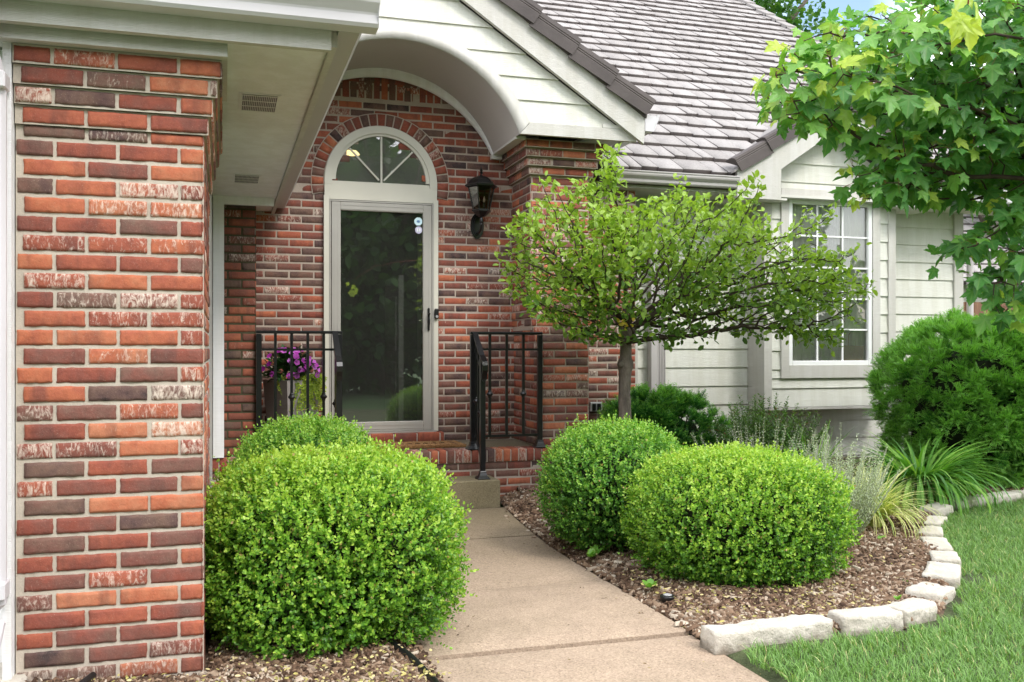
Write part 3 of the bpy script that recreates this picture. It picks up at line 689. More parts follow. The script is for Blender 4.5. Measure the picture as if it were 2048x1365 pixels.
# rake boards
def rake(m, pc, zpk, zlo_x, wv, y0, y1, slope=.667):
    for s in (1, -1):
        P = [(pc, zpk - wv), (pc + s * zlo_x, zpk - wv - slope * zlo_x), (pc + s * (zlo_x + .02), zpk - slope * (zlo_x + .02)), (pc, zpk)]
        m.prism(P if s > 0 else P[::-1], y0, y1)
# low end reaches X 3.41, lower edge z 3.0, upper 3.24
mb = MB(); rake(mb, 1.33, 4.63, 2.075, .27, GY - .075, GY - .035); mb.build('rake_board', 'trim', house)
mb = MB()
for s in (1, -1):
    P = [(1.33 + s * 2.09, 3.24 - .02), (1.33, 4.633), (1.33, 4.60), (1.33 + s * 2.09, 3.21 - .02)]
    mb.prism(P if s > 0 else P[::-1], GY - .10, 10.8)
mb.build('gable_roof', 'raketile', house)
mb = MB(); mb.box(3.05, 3.40, GY - .03, 8.1, 3.10, 3.13); mb.build('eave_soffit', 'trimv', house)
def rake_tile(p0, p1, y0, par, h=.075, dep=.17, low=.03):
    """dark ribbed trim tile lying along a rake between two (x, z) points; low end flares"""
    p0 = Vector((p0[0], 0, p0[1])); p1 = Vector((p1[0], 0, p1[1])); d = (p1 - p0).normalized(); up = Vector((-d.z, 0, d.x)) if d.x > 0 else Vector((d.z, 0, -d.x))
    if up.z < 0: up = -up
    m = MB(); vs = []
    ribs = [(0, -.085), (0, .005), (.004, .012), (.0, .02), (.004, .030), (0, .038), (.006, h), (.05, h + .012), (dep, h + .008), (dep, h - .01), (.02, -.02), (.014, -.085)]
    for q, lift, fl in ((p0, low, -.012), (p0 + d * .02, low, -.012), (p1, 0, 0)):
        for yy, hh in ribs: vs.append((q.x + up.x * (hh + lift), y0 + yy + fl, q.z + up.z * (hh + lift)))
    k = len(ribs); fs = [tuple(range(k)), tuple(range(3 * k - 1, 2 * k - 1, -1))]
    for j in range(2):
        for i in range(k): fs.append((j * k + i, (j + 1) * k + i, (j + 1) * k + (i + 1) % k, j * k + (i + 1) % k))
    m.add(vs, fs); return m.build('rake_tile', 'raketile', par)
for i in range(7):
    x0 = 3.44 - i * .335; rake_tile((x0, 4.66 - .667 * (x0 - 1.33)), (x0 - .35, 4.66 - .667 * (x0 - .35 - 1.33)), GY - .115, house)
kgutter('y', GY - .08, 8.0, 3.415, 3.085, house, 'gutter', .125, .13)

# --- main roof of overlapping shakes
EZ, EY, SL = 2.90, 8.02, .667
cs, sn = 1 / math.hypot(1, SL), SL / math.hypot(1, SL)
def shakes(name, x0, x1, ey, ez, rows, expo, par, seed=2, clip=None):
    r = np.random.default_rng(seed); V = []; F = []; T = []; MI = []; nv = 0
    for k in range(rows):
        s0 = k * expo; x = x0 - r.uniform(0, .2)
        while x < x1:
            wd = r.choice([.13, .17, .21, .26, .30]); a, b = max(x, x0), min(x + wd, x1); x += wd
            if b - a < .03: continue
            if clip and not clip(a, b, s0): continue
            j = r.uniform(-.012, .012); th = .036 + r.uniform(-.005, .009); s1 = s0 + expo + .06
            tl = r.uniform(-.008, .008)
            P = []
            for xx, dj in ((a + .004, j), (b - .004, j + tl)):
                for s, h in ((s0 + dj, -.012), (s0 + dj, th), (s0 + dj + .012, th + .004), (s1, .004)):
                    P.append((xx, ey + s * cs - h * sn, ez + s * sn + h * cs))
            V += P; MI += [1, 0, 0, 1, 1]; F += [(nv + 0, nv + 4, nv + 5, nv + 1), (nv + 1, nv + 5, nv + 6, nv + 2), (nv + 2, nv + 6, nv + 7, nv + 3), (nv, nv + 1, nv + 2, nv + 3), (nv + 7, nv + 6, nv + 5, nv + 4)]; nv += 8
            t = r.uniform(0, 1); T += [t] * 8
    return npmesh(name, np.array(V), np.array(F), ['shake', 'raketile'], par, {'tint': np.array(T)}, False, MI)
def roofclip(a, b, s0):
    y, z, xm = EY + s0 * cs, EZ + s0 * sn, (a + b) / 2
    if xm < 3.42 and z < 4.66 - .667 * (xm - 1.33) - .05 and y < 10.8: return False
    if abs(xm - BC) < 1.27 and z < 3.76 - .667 * abs(xm - BC) - .12: return False
    return True
BC = 5.905
shakes('roof', 1.2, 8.75, EY, EZ, 34, .325, house, clip=roofclip)
mb = MB()
def deck(m, x0, x1, ya, yb):
    za, zb = EZ - .015 + (ya - EY) * SL, EZ - .015 + (yb - EY) * SL
    m.add([(x0, ya, za), (x1, ya, za), (x1, yb, zb), (x0, yb, zb), (x0, ya, za - .12), (x1, ya, za - .12), (x1, yb, zb - .12), (x0, yb, zb - .12)], [(0, 1, 2, 3), (7, 6, 5, 4), (4, 5, 1, 0), (5, 6, 2, 1), (7, 4, 0, 3)])
deck(mb, 3.30, 4.72, EY, 8.70); deck(mb, 7.10, 8.85, EY, 8.70); deck(mb, 3.30, 8.85, 8.701, EY + 9.2); deck(mb, -3, 3.299, 8.701, EY + 9.2)
mb.add([(8.85, EY + 9.2, EZ - .015 + 9.2 * SL), (8.85, EY + 18.4, EZ - .1), (-3, EY + 18.4, EZ - .1), (-3, EY + 9.2, EZ - .015 + 9.2 * SL)], [(0, 1, 2, 3)])
mb.build('roof_deck', 'raketile', house)
# stepped edge tiles up the right rake
for i in range(26):
    s0 = i * .37; m = MB(); y0, z0 = EY + s0 * cs, EZ + s0 * sn; y1, z1 = EY + (s0 + .40) * cs, EZ + (s0 + .40) * sn
    m.prismx([(y0, z0 + .03), (y0 - .01, z0 + .085), (y1, z1 + .06), (y1, z1)], 8.72, 8.90); m.build('rake_tile', 'shake', house) if i > 8 else None
# eave: gutter and fascia
kgutter('x', 3.40, 4.70, EY + .02, 2.775, house, 'gutter_dk', .12, .095)
kgutter('x', 7.15, 8.9, EY + .02, 2.775, house, 'gutter', .12, .115)
mb = MB(); mb.box(3.40, 4.70, EY + .021, EY + .05, 2.74, 2.90); mb.box(7.15, 8.9, EY + .021, EY + .05, 2.74, 2.90); mb.each('fascia_board', 'trim', house)
mb = MB(); mb.box(3.05, 9.0, EY + .05, 8.5, 2.735, 2.76); mb.build('eave_soffit', 'trimv', house)

# --- siding walls
def siding(name, x0, x1, y, z0, z1, par, phase=0, clipr=None):
    m = MB(); z = z0 - phase
    while z < z1:
        a, b = max(z, z0), min(z + EXP, z1)
        if b - a > .01: lap(m, (lambda q: x0) if not clipr else (lambda q: clipr(q)[0]), (lambda q: x1) if not clipr else (lambda q: clipr(q)[1]), a, b, y, nz=2 if not clipr else 6)
        z += EXP
    return m.build(name, 'siding', par)
siding('siding_wall', 3.86, 7.72, 8.50, -.02, 2.74, house, .055)
mb = MB(); mb.box(3.72, 3.86, 8.40, 8.52, -.02, 2.74); mb.box(7.70, 7.82, 8.47, 8.62, -.02, 2.735); mb.each('corner_board', 'trim', house)
mb = MB(); mb.box(-.2, 3.9, 8.55, 8.6, 0, 2.9); mb.box(3.86, 5.0, 8.53, 8.56, 0, 2.9); mb.box(6.75, 7.8, 8.53, 8.56, 0, 2.9) ; mb.box(7.78, 7.82, 8.62, 16, 0, 2.73)
mb.build('wall_core', 'interior', house) if False else None
# downspout beside the wing (ribbed, taupe)
m = MB()
m.box(4.0, 4.075, 8.395, 8.475, .05, 2.6, .006); m.m = 0
for k in range(5): m.box(4.078 + k * .018, 4.088 + k * .018, 8.40, 8.47, .05, 2.6, .002)
m.box(4.07, 4.165, 8.408, 8.475, .05, 2.6)
m.build('downspout', 'gutter_dk', house)

# --- bay with gable
BX0, BX1, BYF, BC = 5.128, 6.683, 8.20, 5.905
WX0, WX1, WZ0, WZ1 = 5.319, 6.49, .946, 2.845
bay = link(bpy.data.objects.new('bay_window', None)); parent(bay, house); bay.location = Vector((BC, 8.2, .64)) - house.location
gz = lambda x: 3.47 - .667 * abs(x - BC)
mb = MB()
zz = .657
while zz < 3.45:
    a, b = zz, min(zz + EXP, 3.46)
    def lo(q): return max(BX0, BC - max(0, (3.47 - q)) / .667)
    def hi(q): return min(BX1, BC + max(0, (3.47 - q)) / .667)
    if b < WZ0 or a > WZ1: lap(mb, lo, hi, a, b, BYF, nz=6)
    else:
        if a < WZ0: lap(mb, lo, hi, a, WZ0, BYF, nz=3)
        if b > WZ1: lap(mb, lo, hi, WZ1, b, BYF, nz=3)
        a2, b2 = max(a, WZ0), min(b, WZ1)
        lap(mb, lo, lambda q: WX0 + .02, a2, b2, BYF, nz=2); lap(mb, lambda q: WX1 - .02, hi, a2, b2, BYF, nz=2)
    zz += EXP
mb.build('bay_siding', 'siding', bay)
mb = MB(); mb.box(BX0 - .002, BX0 + .085, BYF - .024, BYF + .03, .655, 2.75); mb.box(BX1 - .085, BX1 + .002, BYF - .024, BYF + .03, .655, 2.75)
mb.box(BX0 - .002, BX0 + .02, BYF + .031, 8.49, .645, 2.75); mb.box(BX1 - .02, BX1 + .002, BYF + .031, 8.49, .645, 2.75); mb.each('corner_board', 'trim', bay)
mb = MB(); mb.box(BX0 - .01, BX1 + .01, BYF - .015, 8.49, .628, .654); mb.build('bay_floor', 'trim', bay)
# outer window casing
mb = MB(); t = .10
mb.box(WX0, WX0 + .088, BYF - .030, BYF + .02, WZ0, WZ1); mb.box(WX1 - .088, WX1, BYF - .030, BYF + .02, WZ0, WZ1)
mb.box(WX0 + .089, WX1 - .089, BYF - .030, BYF + .02, WZ0, WZ0 + .125); mb.box(WX0 + .089, WX1 - .089, BYF - .030, BYF + .02, WZ1 - .10, WZ1)
mb.build('window_casing', 'trim', bay)
SX0, SX1, SZ0, SZ1 = WX0 + .088, WX1 - .088, WZ0 + .125, WZ1 - .10
mb = MB(); q = .048
mb.box(SX0, SX0 + q, BYF - .018, BYF + .03, SZ0, SZ1, .004); mb.box(SX1 - q, SX1, BYF - .018, BYF + .03, SZ0, SZ1, .004)
mb.box(SX0 + q, SX1 - q, BYF - .018, BYF + .03, SZ0, SZ0 + q, .004); mb.box(SX0 + q, SX1 - q, BYF - .018, BYF + .03, SZ1 - q, SZ1, .004); mb.build('window_frame', 'white', bay)
GX0, GX1, GZ0, GZ1 = SX0 + q, SX1 - q, SZ0 + q, SZ1 - q
mb = MB()
for i in (1, 2): x = GX0 + (GX1 - GX0) * i / 3; mb.box(x - .0085, x + .0085, BYF - .002, BYF + .010, GZ0, GZ1)
for j in range(1, 5): z = GZ0 + (GZ1 - GZ0) * j / 5; mb.box(GX0, GX1, BYF - .004, BYF + .008, z - .0085, z + .0085)
mb.build('muntin', 'white', bay)
mb = MB(); mb.add([(GX0, BYF + .014, GZ0), (GX1, BYF + .014, GZ0), (GX1, BYF + .014, GZ1), (GX0, BYF + .014, GZ1)], [(0, 1, 2, 3)]); mb.build('window_pane', 'glass', bay)
# room behind the window
mb = MB(); mb.add([(4.3, 8.56, .60), (7.6, 8.56, .60), (7.6, 11, .60), (4.3, 11, .60), (4.3, 8.56, 2.72), (7.6, 8.56, 2.72), (7.6, 11, 2.72), (4.3, 11, 2.72)], [(0, 1, 2, 3), (7, 6, 5, 4), (3, 2, 6, 7), (0, 3, 7, 4), (2, 1, 5, 6)])
mb.add([(BX0 + .02, 8.23, .66), (BX1 - .02, 8.23, .66), (BX1 - .02, 8.56, .66), (BX0 + .02, 8.56, .66)], [(0, 1, 2, 3)])
mb.add([(BX0 + .021, 8.23, .66), (BX0 + .021, 8.56, .66), (BX0 + .021, 8.56, 3.0), (BX0 + .021, 8.23, 3.0)], [(0, 1, 2, 3)])
mb.add([(BX1 - .021, 8.23, .66), (BX1 - .021, 8.56, .66), (BX1 - .021, 8.56, 3.0), (BX1 - .021, 8.23, 3.0)], [(0, 1, 2, 3)])
mb.build('room', 'room', house)
# the siding wall is open behind the bay: hide it with the inner reveal
# rake of the bay: wide board with square-cut returns
mb = MB(); RY0, RY1 = 7.955, 7.995
for s in (1, -1):
    f = lambda x: BC + s * (x - BC) if s > 0 else BC - (x - BC)
    L = [(7.115, 2.685), (7.115, 2.945), (BC, 2.945 + .667 * (7.115 - BC)), (BC, 3.47), (6.635, 2.985), (6.635, 2.685)]
    P = [(BC + s * (x - BC), z) for x, z in L]
    mb.prism(P[::-1] if s > 0 else P, RY0, RY1)
mb.build('rake_board', 'trim', bay)
mb = MB()
for s in (1, -1):      # roof slabs and soffits of the bay gable
    P = [(BC, 3.775), (BC + s * 1.25, 3.775 - .667 * 1.25), (BC + s * 1.25, 3.755 - .667 * 1.25), (BC, 3.72)]
    mb.prism(P if s < 0 else P[::-1], 7.94, 9.6)
mb.build('bay_roof', 'shake', bay)
mb = MB(); mb.box(BC - 1.21, 5.27, 8.0, 8.45, 2.69, 2.71); mb.box(6.54, BC + 1.21, 8.0, 8.45, 2.69, 2.71); mb.each('eave_soffit', 'trimv', bay)
for i in range(4):
    for s in (1, -1):
        x0 = BC + s * (1.215 - i * .33); x1 = BC + s * (1.215 - (i + 1) * .33 - .01); zf = lambda x: 3.785 - .667 * abs(x - BC)
        rake_tile((x0, zf(x0)), (x1, zf(x1)), 7.925, bay, h=.06)
# right end downspout with a diagonal run
dspout([(7.95, 8.0, 2.76), (7.95, 8.03, 2.66), (7.92, 8.40, 2.36), (7.90, 8.46, 2.26), (7.90, 8.46, .2)], .04, .03, mat='gutter_dk')

# --- storm door and fanlight
DX0, DX1, DZ0, DZ1 = .822, 1.822, .512, 2.556
mb = MB()
mb.box(DX0, DX0 + .045, BY - .035, BY + .03, DZ0, DZ1); mb.box(DX1 - .045, DX1, BY - .035, BY + .03, DZ0, DZ1); mb.box(DX0 + .046, DX1 - .046, BY - .034, BY + .03, 2.527, 2.557)
mb.build('door_jamb', 'doorpaint', house)
door = link(bpy.data.objects.new('storm_door', None)); parent(door, house); door.location = Vector((1.32, BY, DZ0)) - house.location
sx0, sx1, sz0, sz1 = .868, 1.782, .52, 2.522
mb = MB(); mb.box(sx0, sx0 + .012, BY - .040, BY, sz0, sz1); mb.box(sx1 - .016, sx1, BY - .040, BY, sz0, sz1); mb.box(sx0 + .0125, sx1 - .017, BY - .040, BY, sz1 - .012, sz1)
a0, a1 = sx0 + .017, sx1 - .021; fw = .078
for (x0, x1, z0, z1) in ((a0, a0 + fw, sz0, sz1 - .017), (a1 - fw, a1, sz0, sz1 - .017), (a0 + fw, a1 - fw, sz0, sz0 + .085), (a0 + fw, a1 - fw, sz1 - .017 - .072, sz1 - .017)):
    mb.box(x0, x1, BY - .046, BY - .01, z0, z1, .004)
# raised beads
for g, y in ((.020, .049), (.052, .049)):
    mb.box(a0 + g, a0 + g + .010, BY - y, BY - .045, sz0 + g, sz1 - .017 - g); mb.box(a1 - g - .010, a1 - g, BY - y, BY - .045, sz0 + g, sz1 - .017 - g)
    mb.box(a0 + g + .011, a1 - g - .011, BY - y, BY - .045, sz0 + g, sz0 + g + .010); mb.box(a0 + g + .011, a1 - g - .011, BY - y, BY - .045, sz1 - .027 - g, sz1 - .017 - g)
mb.build('door_frame', 'doormetal', door)
mb = MB(); mb.add([(a0 + fw, BY - .022, sz0 + .08), (a1 - fw, BY - .022, sz0 + .08), (a1 - fw, BY - .022, sz1 - .085), (a0 + fw, BY - .022, sz1 - .085)], [(0, 1, 2, 3)]); mb.build('door_glass', 'glass_dark', door)
mb = MB(); mb.box(1.722, 1.740, BY - .062, BY - .047, 1.40, 1.60, .004); mb.tube([(1.731, BY - .062, 1.55), (1.731, BY - .095, 1.55), (1.729, BY - .098, 1.50), (1.727, BY - .09, 1.45)], .008, 8); mb.build('door_handle', 'black', door)
def disc(m, cx, cz, r, y, k, rot=0, th=.002):
    m.prism([(cx + r * math.cos(rot + 2 * math.pi * i / k), cz + r * math.sin(rot + 2 * math.pi * i / k)) for i in range(k)], y - th, y)
m = MB(); disc(m, 1.644, 2.363, .038, BY - .0245, 8, R(22.5)); m.m = 1
for a in range(0, 180, 45): 
    dx, dz = .016 * math.cos(R(a)), .013 * math.sin(R(a)); px_, pz_ = -.003 * math.sin(R(a)), .003 * math.cos(R(a))
    m.prism([(1.644 - dx - px_, 2.363 - dz - pz_), (1.644 + dx - px_, 2.363 + dz - pz_), (1.644 + dx + px_, 2.363 + dz + pz_), (1.644 - dx + px_, 2.363 - dz + pz_)], BY - .0275 - a * 1e-5, BY - .0267)
m.build('sticker', ['stick_a', 'stick_i'], door)
m = MB(); m.m = 0; disc(m, 1.647, 2.288, .032, BY - .0245, 24); m.m = 1; m.box(1.630, 1.645, BY - .028, BY - .0267, 2.275, 2.302); m.box(1.649, 1.664, BY - .028, BY - .0267, 2.275, 2.302); m.m = 2
m.box(1.6455, 1.6485, BY - .029, BY - .0267, 2.282, 2.300); m.box(1.6455, 1.6485, BY - .029, BY - .0267, 2.275, 2.279)
m.build('sticker', ['stick_b', 'white', 'stick_i'], door)
# doorbell on the jamb
bell = thing('doorbell', 'small black doorbell with a silver button on the white door jamb', 'doorbell', (1.803, BY - .035, 1.55))
m = MB(); m.tube([(1.803, BY - .052, 1.505), (1.803, BY - .052, 1.515), (1.803, BY - .052, 1.585), (1.803, BY - .052, 1.595)], [.012, .020, .020, .012], 12, 0, .7); m.build('bell_case', 'blackplastic', bell)
m = MB(); m.lathe([(.012, 0), (.012, .006), (.007, .007), (.007, .004)], (1.803, BY - .0655, 1.524), 16, (0, -1, 0)); m.build('bell_button', 'grey', bell)
# fanlight
fan = link(bpy.data.objects.new('fanlight_window', None)); parent(fan, house); fan.location = Vector((1.32, BY, 2.6)) - house.location
fc = (1.32, 2.69)
V = []; F = []
def band(m, c, r0, r1, y0, y1, a0=0, a1=math.pi, n=40):
    V = []; F = []
    for i in range(n + 1):
        a = a0 + (a1 - a0) * i / n
        for rr, y in ((r0, y1), (r0, y0), (r1, y0), (r1, y1)): V.append((c[0] + rr * math.cos(a), y, c[1] + rr * math.sin(a)))
    for i in range(n):
        for j in range(3): F.append((4 * i + j, 4 * i + j + 1, 4 * i + 5 + j, 4 * i + 4 + j))
    m.add(V, F)
m = MB(); band(m, fc, .428, .492, BY - .03, BY + .02); m.box(.828, 1.812, BY - .028, BY + .02, 2.558, 2.655); m.box(.828, .892, BY - .030, BY + .02, 2.6555, 2.69); m.box(1.748, 1.812, BY - .030, BY + .02, 2.6555, 2.69); m.build('arch_casing', 'doorpaint', fan)
m = MB(); band(m, (1.32, 2.70), .396, .427, BY - .018, BY + .02); m.box(.893, 1.747, BY - .020, BY + .02, 2.656, 2.688); m.build('window_frame', 'doorpaint', fan)
m = MB(); K = 32; P = [(1.32 + .40 * math.cos(math.pi * i / K), BY + .005, 2.70 + .40 * math.sin(math.pi * i / K)) for i in range(K + 1)]; m.add([(1.32 - .42, BY + .005, 2.68)] + P[::-1] + [(1.32 + .42, BY + .005, 2.68)], [tuple(range(K + 2, -1, -1))]); m.build('window_pane', 'glass_fan', fan)
m = MB(); m.box(1.312, 1.328, BY - .012, BY + .004, 2.689, 3.10)
for a in (R(46), R(134)):
    d = Vector((math.cos(a), 0, math.sin(a))); s = Vector((-math.sin(a), 0, math.cos(a))) * .0075; c = Vector((1.32, 0, 2.690))
    q = [c + d * .03 - s, c + d * .398 - s, c + d * .398 + s, c + d * .03 + s]
    m.prism([(v.x, v.z) for v in q], BY - .010, BY + .003)
m.build('muntin', 'doorpaint', fan)
# brick sill under the door
segs = []
def rowlock(name, x0, x1, y, z0, z1, dep_y, par, seed, w=.0677, mort='mortar_back'):
    """bricks on edge: each one a rounded block, front and top both seen"""
    r = np.random.default_rng(seed); V = []; F = []; A = []; MI = []; nv = 0; x = x0
    while x < x1 - .02:
        a, b = x + .005, min(x + w - .005, x1); x += w; j = r.normal(0, .0015); e = .006
        prof = [(dep_y, z1 + j), (e * 1.5, z1 + j), (e * .4, z1 - e * .4 + j), (0, z1 - e * 1.5 + j), (0, z0 + e), (e, z0)]
        P = []
        for xx, ins in ((a, .008), (a + e * .5, .001), (a + e * 1.3, 0), (b - e * 1.3, 0), (b - e * .5, .001), (b, .008)):
            for (yy, zz) in prof: P.append((xx + r.normal(0, .0007), y + yy + (ins if yy < dep_y else 0), zz - (ins if zz > (z0 + z1) / 2 else -ins * .5)))
        k = len(prof); V.append(np.array(P)); F += [(nv + i * k + q, nv + (i + 1) * k + q, nv + (i + 1) * k + q + 1, nv + i * k + q + 1)[::-1] for i in range(5) for q in range(k - 1)]
        MI += [0] * (5 * (k - 1)); A.append(np.tile([np.clip(r.beta(2, 1.7), 0, 1), r.uniform(.42, .6) if r.random() < .18 else .2, r.random()], (len(P), 1))); nv += len(P)
    P = [(x0, y + .012, z0 - .002), (x1, y + .012, z0 - .002), (x1, y + .012, z1 - .008), (x0, y + .012, z1 - .008), (x1, y + dep_y, z1 - .008), (x0, y + dep_y, z1 - .008)]
    V.append(np.array(P)); F += [(nv, nv + 1, nv + 2, nv + 3), (nv + 3, nv + 2, nv + 4, nv + 5)]; MI += [1, 1]; A.append(np.zeros((6, 3)))
    return npmesh(name, np.vstack(V), np.array(F), ['brick', mort], par, {'bc': np.vstack(A)}, False, MI)
rowlock('door_sill', .80, 1.86, BY - .10, .418, .505, .12, house, 4, w=.205)
mb = MB(); mb.box(.85, 1.80, BY - .06, BY + .05, .5055, .519); mb.build('threshold', 'doormetal', house)
# dark hall behind the door, inner door ajar, hanging lamp
mb = MB(); x0, x1, y0, y1, z0, z1 = .0, 2.8, 8.28, 12, .45, 3.7
mb.add([(x0, y0, z0), (x1, y0, z0), (x1, y1, z0), (x0, y1, z0), (x0, y0, z1), (x1, y0, z1), (x1, y1, z1), (x0, y1, z1)], [(0, 1, 2, 3), (7, 6, 5, 4), (3, 2, 6, 7), (0, 3, 7, 4), (2, 1, 5, 6)])
mb.add([(x0, y0, z0), (.83, y0, z0), (.83, y0, z1), (x0, y0, z1)], [(0, 1, 2, 3)]); mb.add([(1.82, y0, z0), (x1, y0, z0), (x1, y0, z1), (1.82, y0, z1)], [(0, 1, 2, 3)])
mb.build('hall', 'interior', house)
mb = MB(); mb.box(1.50, 1.545, 8.35, 9.1, .52, 1.9); 
for z0_ in (.62, 1.22): mb.box(1.488, 1.499, 8.45, 9.0, z0_, z0_ + .5, .004)
mb.box(1.72, 1.76, 8.32, 8.6, .52, 2.45)
mb.build('inner_door', 'vault', house)
lampo = thing('hanging_lamp', 'lit round hall lamp glowing behind the arched fanlight', 'lamp', (1.19, 9.2, 3.13))
m = MB(); m.lathe([(.01, .04), (.05, .035), (.075, .012), (.078, 0), (.02, -.006)], (1.19, 9.2, 3.13), 24); m.build('lamp_shade', 'lamp_on', lampo, True)
m = MB(); m.tube([(1.19, 9.2, 3.19), (1.19, 9.2, 3.69)], .006, 6); m.build('rod', 'black', lampo)

# things behind the bay window
cur = thing('curtain', 'thin white curtain hanging behind the grid window', 'curtain', (6.0, 8.5, 1.9))
def drape(x0, x1, y, z0, z1, amp, per, mat, name, par, fl=0):
    n = 60; V = []; F = []
    for i in range(n + 1):
        t = i / n
        for z, k in ((z1, 1.), (z0, 1. + fl)): V.append((x0 + (x1 - x0) * t * k, y + amp * math.sin(t * per * 6.28) + .3 * amp * math.sin(t * per * 17), z))
    for i in range(n): F.append((2 * i, 2 * i + 1, 2 * i + 3, 2 * i + 2))
    return npmesh(name, V, F, mat, par, {'tint': np.full(len(V), .5)}, True)
drape(5.70, 6.03, 8.238, .99, 2.80, .012, 5, 'curtain', 'sheer_panel', cur)
drape(5.98, 6.62, 8.262, .98, 2.80, .014, 7, 'drape', 'side_panel', cur); drape(5.18, 5.72, 8.262, .98, 2.80, .014, 6, 'drape', 'side_panel', cur)
bag = thing('paper_bag', 'brown kraft paper bag on the sill inside the grid window', 'bag', (6.22, 8.35, 1.0))
m = MB(); m.prism([(6.10, .98), (6.32, .98), (6.33, 1.27), (6.09, 1.275)], 8.222, 8.236); m.build('bag_body', 'paper', bag)
for xx in (6.17,): m = MB(); m.tube([(xx, 8.27, 1.27), (xx + .01, 8.27, 1.38), (xx + .04, 8.27, 1.42), (xx + .08, 8.27, 1.38), (xx + .09, 8.27, 1.27)], .006, 6); m.build('bag_handle', 'paper', bag)
m = MB(); m.box(5.6, 6.45, 8.26, 8.5, .90, .978); sb = m.build('window_bench', 'trimv', bay)

# ------------------------------------------------------------------ wall lantern
LCX, LCY = 2.185, BY - .155
lan = thing('wall_lantern', 'black six-sided carriage lantern mounted on the brick right of the door', 'lantern', (LCX, BY, 2.35))
m = MB()
pl = [(.062 * math.cos(a) * 1.0, .115 * math.sin(a)) for a in np.linspace(0, 2 * math.pi, 28, endpoint=False)]
m.prism([(LCX + x, 2.345 + z) for x, z in pl], BY - .016, BY - .004); m.prism([(LCX + x * .8, 2.345 + z * .85) for x, z in pl], BY - .026, BY - .016); m.prism([(LCX + x * .6, 2.345 + z * .68) for x, z in pl], BY - .032, BY - .026)
m.build('wall_plate', 'black', lan)
m = MB(); m.tube([(LCX, BY - .03, 2.29), (LCX, BY - .07, 2.275), (LCX, BY - .12, 2.29), (LCX, LCY, 2.33), (LCX, LCY, 2.37)], [.012, .011, .011, .012, .014], 10)
m.lathe([(.008, 0), (.02, .012), (.012, .025), (.020, .040), (.010, .055), (.012, .075)], (LCX, LCY, 2.345), 12); m.build('bracket', 'black', lan, True)
m = MB(); m.lathe([(.012, 2.405), (.03, 2.41), (.055, 2.43), (.078, 2.452), (.088, 2.456), (.088, 2.468), (.078, 2.472)], (LCX, LCY, 0), 6, rot=R(30))
m.build('base_tray', 'black', lan)
r0, r1, zb, zt_ = .074, .118, 2.470, 2.668
m = MB()
for i in range(6):
    a = R(60 * i + 30); m.tube([(LCX + r0 * math.sin(a), LCY + r0 * math.cos(a), zb), (LCX + r1 * math.sin(a), LCY + r1 * math.cos(a), zt_)], .0055, 6)
m.lathe([(r1 + .004, zt_ - .004), (r1 + .012, zt_), (r1 + .012, zt_ + .010), (r1, zt_ + .012)], (LCX, LCY, 0), 6, rot=R(30))
m.build('cage', 'black', lan)
m = MB()
for i in range(6):
    a, b = R(60 * i + 30), R(60 * i + 90)
    m.add([(LCX + (r0 - .003) * math.sin(a), LCY + (r0 - .003) * math.cos(a), zb), (LCX + (r0 - .003) * math.sin(b), LCY + (r0 - .003) * math.cos(b), zb), (LCX + (r1 - .003) * math.sin(b), LCY + (r1 - .003) * math.cos(b), zt_), (LCX + (r1 - .003) * math.sin(a), LCY + (r1 - .003) * math.cos(a), zt_)], [(0, 1, 2, 3)])
m.build('lantern_glass', 'smoke', lan)
m = MB(); m.lathe([(.148, 2.672), (.150, 2.684), (.125, 2.700), (.105, 2.728), (.075, 2.752), (.035, 2.768), (.012, 2.776), (.008, 2.79), (.018, 2.80), (.010, 2.812), (.016, 2.822), (.006, 2.835), (.002, 2.856)], (LCX, LCY, 0), 6, rot=R(30)); m.build('lantern_roof', 'black', lan)
for i, (dx, dy) in enumerate(((-.026, -.01), (.022, -.018), (.03, .024))):
    m = MB(); m.lathe([(.010, 2.475), (.010, 2.535)], (LCX + dx, LCY + dy, 0), 8); m.build('candle', 'black', lan)
    m = MB(); m.lathe([(.005, 2.537), (.010, 2.55), (.009, 2.565), (.001, 2.592)], (LCX + dx, LCY + dy, 0), 8); m.build('bulb', 'bulb', lan, True)

# outlet box on the wing wall
out = thing('outlet_cover', 'grey double outlet cover low on the brick wing wall', 'outlet', (3.30, 8.13, .70))
m = MB(); m.box(3.245, 3.365, 8.10, 8.13, .655, .745, .006); m.build('cover_plate', 'grey', out)
for dx in (3.262, 3.312): m = MB(); m.box(dx, dx + .036, 8.09, 8.099, .668, .732, .003); m.build('socket_flap', 'black', out)

# ------------------------------------------------------------------ porch landing, step
porch = thing('porch_landing', 'raised brick porch landing with a concrete top in front of the door', 'landing', (1.3, 7.8, 0))
mb = MB(); mb.box(.2, 3.0, 7.60, 8.25, .30, .412); mb.build('landing_slab', 'landing', porch)
rowlock('brick_edging', -.10, 2.99, 7.42, .312, .415, .185, porch, 8)
brick_wall('riser_wall', [dict(o=(-.10, 7.44, 0), u=X1, n=(0, -1, 0), w=3.10, z0=-.026, z1=.312, bond=.06)], porch, mort='mortar_back', nx=6, nz=4, dep=.008, whit=.12, bias=.02, seed=61)
mb = MB(); mb.box(-.09, 2.98, 7.455, 8.2, -.02, .30); mb.build('landing_core', 'brick_dark', porch)
mb = MB(); mb.box(.55, 2.09, 7.12, 7.435, -.02, .205, .008); st = mb.build('concrete_step', 'concrete_step'); tag(st, 'mossy concrete step at the foot of the brick landing', 'step')

